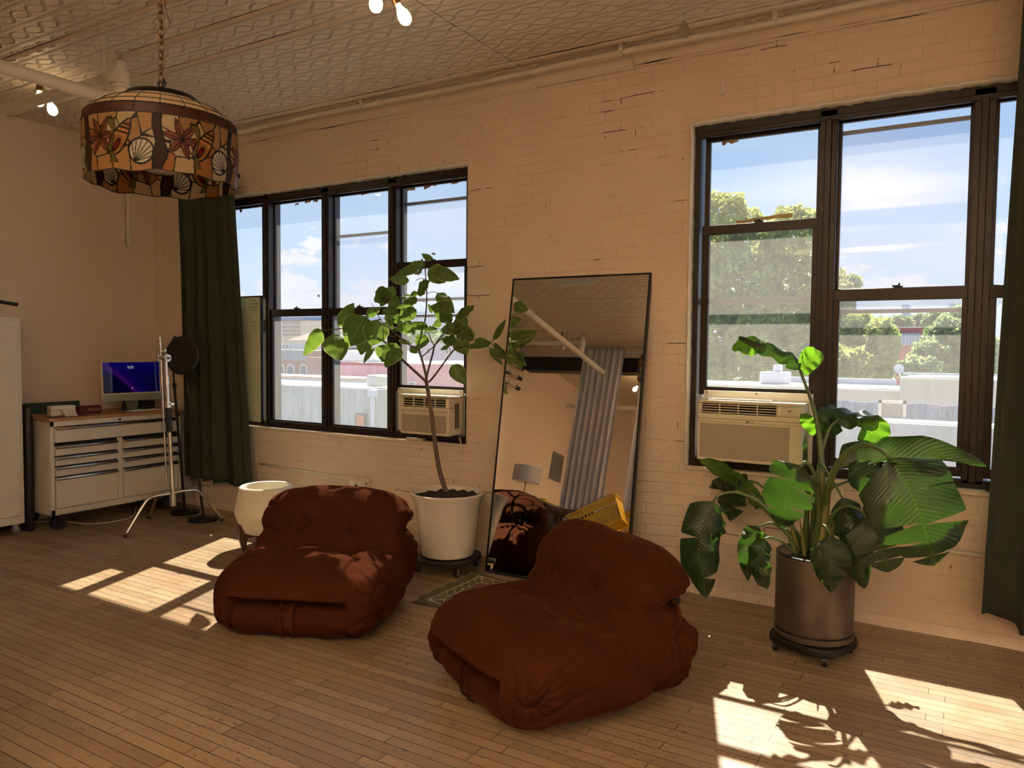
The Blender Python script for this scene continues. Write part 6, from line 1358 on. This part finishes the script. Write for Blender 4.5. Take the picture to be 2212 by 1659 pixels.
for cx in (607, 628, 656):
    a = on(cx-8, 800, 1, 41.9); b = on(cx+8, 800, 1, 41.9); zb = on(cx, 812, 1, 41.9).z-3; zt = on(cx, 797, 1, 41.9).z; xc = (a.x+b.x)/2; r = (b.x-a.x)/2
    def arch(r_, y0, dd, mat, par, nm):
        pl = [(xc-r_, y0, zb)]+[(xc-r_*math.cos(q*PI/12), y0, zt+r_*math.sin(q*PI/12)) for q in range(13)]+[(xc+r_, y0, zb)]; return MB().prism(pl, (0, dd, 0)).build(nm, mat, par)
    w = arch(r, 41.86, .2, E_STONE, t, 'window'); arch(r*.66, 41.80, .1, E_GL, w, 'pane')
building('red brown gable building beside the arched brick building', 664, 700, 773, 38, 9, wallmat('brown_red_render', (.36, .19, .18), (.30, .15, .14)), E_TAR, E_TERR)
t, lo, hi = building('low blue grey sheds with white posts beyond the arched brick building', 560, 664, 742, 62, 14, E_BLUE, E_TAR, None, xl=15)
for i in range(3): win(t, 606+i*7, 609+i*7, 732+12, 752, 61.9, E_COP)
t, lo, hi = building('small house with a red roof in the distance, left window', 641, 700, 735, 88, 10, E_BEI, E_ROOFR)
MB().prism([(lo.x-1, 87, hi.z), (hi.x+1, 87, hi.z), (hi.x-.5, 94, hi.z+1.6+.7), (lo.x+1, 94, hi.z+2.3)], (0, .3, .1)).build('roof', E_ROOFR, t)
t, lo, hi = building('tan apartment block with rows of windows in the distance, left window', 608, 650, 691, 160, 25, E_TAN, E_TAR)
for r_ in range(4):
    for c_ in range(6): win(t, 611+c_*6.5, 614.5+c_*6.5, 695+r_*8.5, 700+r_*8.5, 159.8, E_TAN, fw=.02)
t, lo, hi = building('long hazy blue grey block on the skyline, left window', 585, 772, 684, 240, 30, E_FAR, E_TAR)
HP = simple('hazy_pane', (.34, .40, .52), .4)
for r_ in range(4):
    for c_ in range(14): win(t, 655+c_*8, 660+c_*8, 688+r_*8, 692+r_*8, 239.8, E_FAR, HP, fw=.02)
t, lo, hi = building('grey blue warehouse behind the pink building, seen through the fig leaves', 876, 1000, 742, 56, 16, E_BLUE, E_TARW, None)
for x in (900, 922, 962): win(t, x, x+8, 752, 764, 55.9, E_COP)
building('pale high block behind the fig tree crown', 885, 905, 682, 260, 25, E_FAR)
# -------- seen through the right window
t, lo, hi = building('long stained concrete wall outside the right window', 1480, 2230, 908, 13.5, 1.2, E_CON, E_STONE, None, 'wall', xl=3, xr=6); 
lo3, hi3 = ebox(1560, 2230, 868, 15.6, .12, 930); m = MB(); n = 70
for i in range(n):
    a = lo3.x+(hi3.x+3-lo3.x)*i/n; b = lo3.x+(hi3.x+3-lo3.x)*(i+1)/n; m.box((a, 15.6+.04*(i % 2), hi.z-.3), (b, 15.66+.04*(i % 2), hi3.z+.02*math.sin(i)))
t = m.build('sheet_fence', E_NAVY); tag(t, 'dark blue sheet metal fence on top of the concrete wall, right window', 'fence')
rr = random.Random(8); m = MB(); g0 = on(2015, 890, 1, 15.5)
for k in range(6):
    x = g0.x+k*.22; m.tube([(x, 15.55, g0.z-.12), (x+rr.uniform(0, .1), 15.55, g0.z+.12), (x+.12, 15.55, g0.z+rr.uniform(-.1, .1)), (x+.16, 15.55, g0.z-.1)], .008, 4)
m.build('graffiti', simple('pale_graffiti', (.42, .46, .55), .8), t)
a = on(1898, 864, 1, 15.3); b = on(1957, 905, 1, 15.3); t = thing('leaning_board', 'weathered wooden frame panel leaning on the blue fence', 'panel', ((a.x+b.x)/2, 15.3, hi.z))
MB().box((a.x+.06, 15.32, hi.z), (b.x-.06, 15.36, a.z-.05)).build('sheet', wallmat('weathered_ply', (.38, .33, .32), (.30, .24, .22)), t); m = MB()
m.box((a.x, 15.27, hi.z), (a.x+.07, 15.34, a.z)); m.box((b.x-.07, 15.27, hi.z), (b.x, 15.34, a.z)); m.box((a.x, 15.27, a.z-.07), (b.x, 15.34, a.z)); m.build('batten', E_STONE, t)
t, lo, hi = building('beige flat roofed building with white coping, left part behind the fence', 1480, 1944, 837, 19.5, 3.6, E_BEI, E_TAR, E_COP, xl=2)
l4, h4 = ebox(1700, 1935, 817, 23, .4); l4.z = hi.z; m = MB().box(l4, h4); m.build('rear_parapet', E_BLUE, t)
t2, lo2, hi2 = building('beige flat roofed building with white coping, right part behind the fence', 1944, 2230, 821, 19.2, 3.8, E_BEI, E_TAR, E_COP, xr=4)
l4, h4 = ebox(1950, 2230, 808, 23, .4); l4.z = hi2.z; h4.x += 4; MB().box(l4, h4).build('rear_parapet', E_BLUE, t2)
a = on(1640, 803, 1, 21); b = on(1696, 838, 1, 21); ch = MB(); ch.box((a.x, 21, hi.z+.03), (b.x, 22, a.z)); c0 = on(1665, 788, 1, 21); c1 = on(1682, 803, 1, 21); ch.box((c0.x, 21.3, a.z), (c1.x, 21.7, c0.z)); tag(ch.build('chimney', simple('pale_mortar', (.62, .62, .70), .85, bump=.6, bscale=8), bevel=.06), 'squat pale chimney with a small pot on the roof outside the right window', 'chimney')
d0 = on(1941, 797, 1, 20.5); t = thing('satellite_dish', 'small grey satellite dish on the parapet outside the right window', 'satellite dish', d0); Q = Matrix.Rotation(math.radians(75), 3, 'X') @ Matrix.Rotation(.3, 3, 'Y')
MB().lathe([(0, 0), (.07, .008), (.13, .03), (.145, .045), (.13, .04), (0, .01)], d0, 24, Q).build('dish', simple('dish_grey', (.52, .54, .60), .5), t, smooth=True); MB().tube([d0, (d0.x+.06, 20.6, hi2.z)], .02, 8).build('mast', E_STONE, t)
t, lo, hi = building('red brick building with a wide window between the trees, right window', 1936, 2018, 708, 72, 12, wallmat('bright_red_brick', (.50, .15, .13), (.44, .12, .11)), E_TAR, E_STONE)
win(t, 1941, 1985, 722, 744, 71.9, simple('steel_sash', (.40, .44, .50), .5), simple('blue_pane', (.22, .30, .42), .2), .1, 5); win(t, 1978, 1984, 745, 749, 71.8, E_COP)
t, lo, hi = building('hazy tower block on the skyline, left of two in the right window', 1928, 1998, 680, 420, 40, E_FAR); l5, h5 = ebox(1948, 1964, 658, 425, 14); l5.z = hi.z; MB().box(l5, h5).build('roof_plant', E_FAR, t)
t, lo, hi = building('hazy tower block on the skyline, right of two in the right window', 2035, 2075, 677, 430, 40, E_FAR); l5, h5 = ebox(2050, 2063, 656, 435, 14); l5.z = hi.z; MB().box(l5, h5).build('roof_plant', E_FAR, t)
# -------- trees
def leafcloud(blobs, n, size, seed):
    rs = np.random.RandomState(seed); w = np.array([b[3]*b[4]*b[5] for b in blobs])**.67; w /= w.sum(); idx = rs.choice(len(blobs), n, p=w); B = np.array(blobs)[idx]
    d = rs.normal(size=(n, 3)); d /= np.linalg.norm(d, axis=1, keepdims=True); r = rs.uniform(.55, 1.04, (n, 1))**.5
    lump = 1+.16*np.sin(d[:, :1]*7+idx[:, None])*np.sin(d[:, 2:]*6+idx[:, None]*2)
    c = B[:, :3]+d*r*lump*B[:, 3:6]
    a = rs.normal(size=(n, 3)); a /= np.linalg.norm(a, axis=1, keepdims=True); b = np.cross(a, rs.normal(size=(n, 3))); b /= np.linalg.norm(b, axis=1, keepdims=True)
    s = size*rs.uniform(.6, 1.3, (n, 1)); vs = np.stack([c-a*s, c+b*s*.5, c+a*s, c-b*s*.5], 1).reshape(-1, 3)
    m = MB(); m.v = [tuple(p) for p in vs]; m.f = [(4*i, 4*i+1, 4*i+2, 4*i+3) for i in range(n)]; return m
def treemat(name, c, c2):
    t = NT(name); co = t.coord(); n = t.noise(co, .8, 4); n2 = t.noise(co, 9, 3, .7); col = t.mix(n2, c, c2); col = t.mix(t.math('MULTIPLY', n, .5), col, tuple(x*.8 for x in c))
    b = t.bsdf(col, .38, Specular_IOR_Level=.6); x = t.N('ShaderNodeBsdfTranslucent'); t.L(t.mix(.5, col, c2), x.inputs[0]); m = t.N('ShaderNodeMixShader'); m.inputs[0].default_value = .5; t.L(b, m.inputs[1]); t.L(x.outputs[0], m.inputs[2]); return t.done(m.outputs[0])
TG = treemat('sunlit_leaves', (.16, .25, .07), (.58, .64, .18)); TG2 = treemat('grey_green_leaves', (.17, .26, .12), (.48, .58, .28)); E_TRUNK = simple('tree_bark', (.22, .19, .16), .9, bump=.8, bscale=10)  # bright second colour of the sunlit leaves paints in sun highlights
def tree(label, blobs_px, Y, n, size, mat, seed, trunk):
    bl = []
    for (x, y, rx, ry, dy) in blobs_px:
        p = on(x, y, 1, Y+dy); q = on(x+rx, y, 1, Y+dy); s = on(x, y+ry, 1, Y+dy); R = abs(q.x-p.x); H = abs(p.z-s.z); bl.append((p.x, p.y, p.z, R, (R+H)*.5, H))
    b = on(trunk[0], trunk[1], 1, Y); t = thing('tree', label, 'tree', (b.x, Y, ZG), 0, 'trees outside the windows')
    m = MB(); top = V((b.x, Y, b.z)); m.tube([(b.x+.2, Y, ZG), (b.x, Y, (ZG+b.z)/2), top], [.34, .26, .18], 10); rr = random.Random(seed)
    for q in bl[:6]: m.tube(smooth_pts([V((b.x, Y, b.z-1.5)), V((b.x, Y, b.z)).lerp(V(q[:3]), .5)+V((0, 0, .5)), V(q[:3])], 4), [.14, .13, .12, .10, .09, .07, .06, .05, .04][:9], 6)
    m.build('trunk', E_TRUNK, t, smooth=True); leafcloud(bl, n, size, seed).build('foliage', mat, t)
tree('big leafy tree filling the sash over the large air conditioner', [(1560, 470, 55, 55, 0), (1620, 520, 80, 60, 2), (1710, 510, 75, 65, 1), (1500, 560, 80, 90, 3), (1600, 620, 95, 90, 0), (1720, 620, 80, 90, 2), (1540, 740, 85, 80, -1), (1650, 730, 80, 70, -2), (1740, 740, 60, 70, 1), (1810, 660, 30, 70, 3), (1600, 805, 95, 42, -1), (1510, 800, 60, 45, 0), (1715, 800, 80, 40, 0)], 30, 32000, .17, TG, 1, (1640, 760))
tree('bright green tree at the left of the tall sash of the right window', [(1800, 650, 45, 45, 1), (1840, 612, 20, 18, 2), (1850, 730, 65, 55, 0), (1905, 740, 38, 50, -1), (1830, 790, 60, 40, -2), (1890, 790, 50, 35, 0)], 27, 12000, .15, TG, 2, (1850, 800))
tree('grey green tree at the right of the tall sash of the right window', [(2050, 740, 60, 55, 0), (2010, 775, 50, 40, -1), (2075, 700, 45, 40, 1), (2110, 770, 60, 60, 0), (1990, 800, 50, 28, -2), (2045, 800, 60, 30, -1)], 28, 14000, .15, TG2, 3, (2050, 800))
tree('distant trees on the skyline between the tower blocks', [(1945, 700, 24, 16, 0), (1985, 697, 30, 16, 4), (2020, 690, 26, 16, 0), (1915, 705, 22, 14, 3)], 95, 7000, .35, TG2, 4, (1970, 715))
tree('low trees beyond the red roofed house, left window', [(690, 745, 22, 14, 0), (672, 738, 16, 10, 3), (760, 712, 60, 18, 8), (805, 738, 40, 22, 0), (835, 725, 30, 20, 4)], 102, 7000, .28, TG2, 5, (740, 750))
tree('row of trees behind the warehouse, seen through the fig leaves', [(890, 728, 30, 14, 0), (930, 726, 34, 15, 2), (975, 728, 34, 14, 0)], 92, 5000, .28, TG2, 6, (930, 740))
# ================================================================== things only the mirror shows (the loft behind the camera's left)
curtain_('room_divider_curtain', 'tall white curtain hanging from the ceiling, left of two seen in the mirror', (-4.5, -5.46, .05), cloth(-4.84, -4.20, -5.40, 3.36, .04, 7, .035, 21), M_WHITEC, None)
curtain_('room_divider_curtain', 'tall white curtain hanging from the ceiling, cut by the right edge of the mirror', (-3.4, -5.46, .05), cloth(-3.92, -2.9, -5.42, 3.36, .04, 9, .035, 22), M_WHITEC, None)
def drumlamp():
    c = V((-5.12, -4.85, 0)); t = thing('table_lamp', 'lamp with a plastic wrapped white drum shade, seen in the mirror', 'lamp', (c.x, c.y, .98)); MB().lathe([(.07, .98), (.075, .99), (.02, 1.0)], c, 28).build('base', M_BRASS, t, smooth='auto'); MB().cyl((c.x, c.y, .99), (c.x, c.y, 1.30), .007).build('pole', M_BRASS, t)
    MB().lathe([(.185, 1.24), (.19, 1.24), (.19, 1.45), (.185, 1.45), (.184, 1.30)], c, 48).build('lamp_shade', simple('white_shade_in_film', (.62, .58, .54), .18), t, smooth='auto')
drumlamp()
t = thing('side_cabinet', 'black low cabinet under the wrapped lamp, seen in the mirror', 'cabinet', (-5.05, -4.85, 0)); MB().box((-5.6, -5.15, .06), (-4.62, -4.6, .955)).build('body', M_BLACK, t, bevel=.01); MB().box((-5.62, -5.17, .955), (-4.60, -4.58, .98)).build('top', simple('grey_brown_top', (.22, .17, .13), .4), t)
m = MB()
for i in range(9): m.box((-5.55, -4.602, .12+i*.09), (-4.66, -4.596, .125+i*.09))
m.build('slat_lines', M_BLACKM, t)
for x in (-5.55, -4.68):
    for y in (-5.1, -4.66): MB().cyl((x, y, 0), (x, y, .06), .02).build('leg', M_BLACK, t)
tag(MB().box((-4.80, -4.78, .98), (-4.70, -4.70, 1.035)).build('sponge', simple('yellow_sponge', (.65, .55, .05), .8), bevel=.01), 'small yellow packet on the black cabinet, seen in the mirror', 'packet')
def wood_chair(cx, cy, rz, label):
    t = thing('dining_chair', label, 'dining chair', (cx, cy, 0), rz, 'dining chairs seen in the mirror'); w = simple('dark_walnut_%d' % int(cx*-100), (.09, .045, .028), .35)
    for s in (-1, 1):
        MB().tube(smooth_pts([(s*.20, .20, .02), (s*.20, .17, .25), (s*.20, .22, .48), (s*.21, .30, .66), (s*.21, .27, .84)], 6), .018, 10).build('leg', w, t, smooth=True, local=True); MB().tube([(s*.20, -.20, .02), (s*.20, -.17, .45)], .017, 10).build('leg', w, t, smooth=True, local=True)
        MB().tube(smooth_pts([(s*.22, .27, .62), (s*.24, .1, .66), (s*.24, -.15, .64), (s*.21, -.19, .45)], 6), .015, 10).build('armrest', w, t, smooth=True, local=True)
    MB().box((-.22, -.20, .435), (.22, .20, .465)).build('seat', w, t, local=True, bevel=.01)
    grid(lambda u, v: V((-.22+.44*u, .285-.05*math.sin(PI*u)*-1, .68+.15*v)), 16, 4).build('backrest', w, t, smooth=True, local=True, solid=.018)
wood_chair(-4.10, -3.42, math.radians(75), 'dark bentwood dining chair at the left of the table, seen in the mirror')
wood_chair(-4.05, -5.02, math.radians(10), 'dark bentwood dining chair behind the table, seen in the mirror')
t = thing('dining_table', 'dark walnut table seen in the mirror behind the yellow baskets', 'table', (-3.95, -4.28, 0)); wt = simple('walnut_top', (.16, .075, .045), .3, var=.3)
MB().box((-4.50, -4.66, .82), (-3.68, -4.02, .87)).build('tabletop', wt, t, bevel=.006)
for x in (-4.43, -3.75):
    for y in (-4.59, -4.09): MB().box((x-.03, y-.03, 0), (x+.03, y+.03, .82)).build('leg', wt, t)
t = thing('electrical_panel', 'grey electrical panel on the far left wall, seen in the mirror', 'panel', (XJ, -7.35, 1.9)); MB().box((XJ, -7.55, 1.66), (XJ+.03, -7.15, 2.12)).build('box', simple('panel_grey', (.20, .20, .19), .5), t, bevel=.004); MB().box((XJ+.03, -7.50, 1.71), (XJ+.036, -7.20, 2.07)).build('door', simple('panel_door', (.14, .14, .14), .5), t)
tag(MB().box((-4.15, -7.0, .0), (-3.90, -6.95, 2.2)).build('black_banner', M_BLACK), 'tall black standing panel behind the white curtain, seen in the mirror', 'panel')
t = thing('wall_rack', 'black rack with three chrome bars, seen at the left edge of the mirror', 'rack', (XJ, -5.1, 2.9))
for z in (2.74, 2.90, 3.06):
    m = MB(); m.cyl((XJ+.10, -5.45, z), (XJ+.10, -4.75, z), .016); m.cyl((XJ+.10, -5.50, z), (XJ+.10, -5.44, z), .030); m.build('bar', M_STEEL, t, smooth='auto')
    MB().cyl((XJ+.10, -5.52, z), (XJ+.10, -5.43, z), .032).build('bar_end', M_BLACK, t); MB().box((XJ, -5.2, z-.02), (XJ+.11, -5.16, z+.02)).build('bracket', M_BLACK, t)
# two yellow shopping baskets leaning on a low stool
def basket(label, mtx):
    t = thing('shopping_basket', label, 'basket', (0, 0, 0), 0, 'yellow shopping baskets'); t.matrix_world = mtx; Yl = bpy.data.materials.get('yellow_basket_plastic') or simple('yellow_basket_plastic', (.80, .50, .02), .35)
    tw, tl, bw, bl_, h = .26, .155, .225, .125, .25
    cor = lambda z: (bw+(tw-bw)*z/h, bl_+(tl-bl_)*z/h)
    MB().box((-bw, -bl_, 0), (bw, bl_, .006)).build('bottom', Yl, t, local=True)
    m = MB()
    def panel(P0, P1, nrm, solid=False):
        # slotted side: horizontal bands and vertical ribs
        def at(u, z): a, b = cor(z); return V((P0[0]*a*(1-u)+P1[0]*a*u, P0[1]*b*(1-u)+P1[1]*b*u, z))
        if solid: q = [at(0, 0), at(1, 0), at(1, h), at(0, h)]; m.hexa(q, V(nrm)*-.004); return
        for (z0, z1) in ((0, .03), (.078, .088), (.132, .142), (.19, .24)):
            q = [at(0, z0), at(1, z0), at(1, z1), at(0, z1)]; m.hexa(q, V(nrm)*-.004)
        n = 14
        for i in range(n+1):
            u = i/n; w = .016; q = [at(max(0, u-w), .03), at(min(1, u+w), .03), at(min(1, u+w), .19), at(max(0, u-w), .19)]; m.hexa(q, V(nrm)*-.004)
    panel((-1, -1), (1, -1), (0, -1, 0)); panel((1, 1), (-1, 1), (0, 1, 0)); panel((1, -1), (1, 1), (1, 0, 0), True); panel((-1, 1), (-1, -1), (-1, 0, 0), True); m.build('slotted_sides', Yl, t, local=True)
    r = MB(); pts = [(-tw-.012, -tl-.012, h), (tw+.012, -tl-.012, h), (tw+.012, tl+.012, h), (-tw-.012, tl+.012, h), (-tw-.012, -tl-.012, h)]; r.tube(pts, .010, 8); r.build('rim', Yl, t, local=True)
    for s in (-1, 1): MB().tube(smooth_pts([(-tw+.02, s*(tl+.015), h), (-tw+.03, s*(tl+.02), h+.012), (0, s*(tl+.03), h+.02), (tw-.03, s*(tl+.02), h+.012), (tw-.02, s*(tl+.015), h)], 5), .004, 8).build('wire_handle', M_CHROME, t, local=True)
    return t
t = thing('stool', 'low wooden stool carrying the yellow baskets', 'stool', (-3.3, -3.78, 0)); MB().box((-3.62, -4.25, .44), (-2.66, -3.45, .475)).build('seat', wt, t, bevel=.01)
for x in (-3.55, -2.72):
    for y in (-4.18, -3.51): MB().box((x-.02, y-.02, 0), (x+.02, y+.02, .44)).build('leg', wt, t)
# both baskets are tipped up, one end resting on the stool
def bpose(x, y, z, tilt, yaw): return Matrix.Translation((x, y, z)) @ Matrix.Rotation(math.radians(tilt), 4, 'Y') @ Matrix.Rotation(math.radians(yaw), 4, 'Z')
basket('tilted yellow slotted shopping basket, left of two seen in the mirror', bpose(-3.345, -3.62, .635, -33, -8) @ Matrix.Scale(1.1, 4))
basket('tilted yellow slotted shopping basket, right of two at the mirror edge', bpose(-3.02, -4.06, .70, -33, -8) @ Matrix.Scale(1.1, 4))
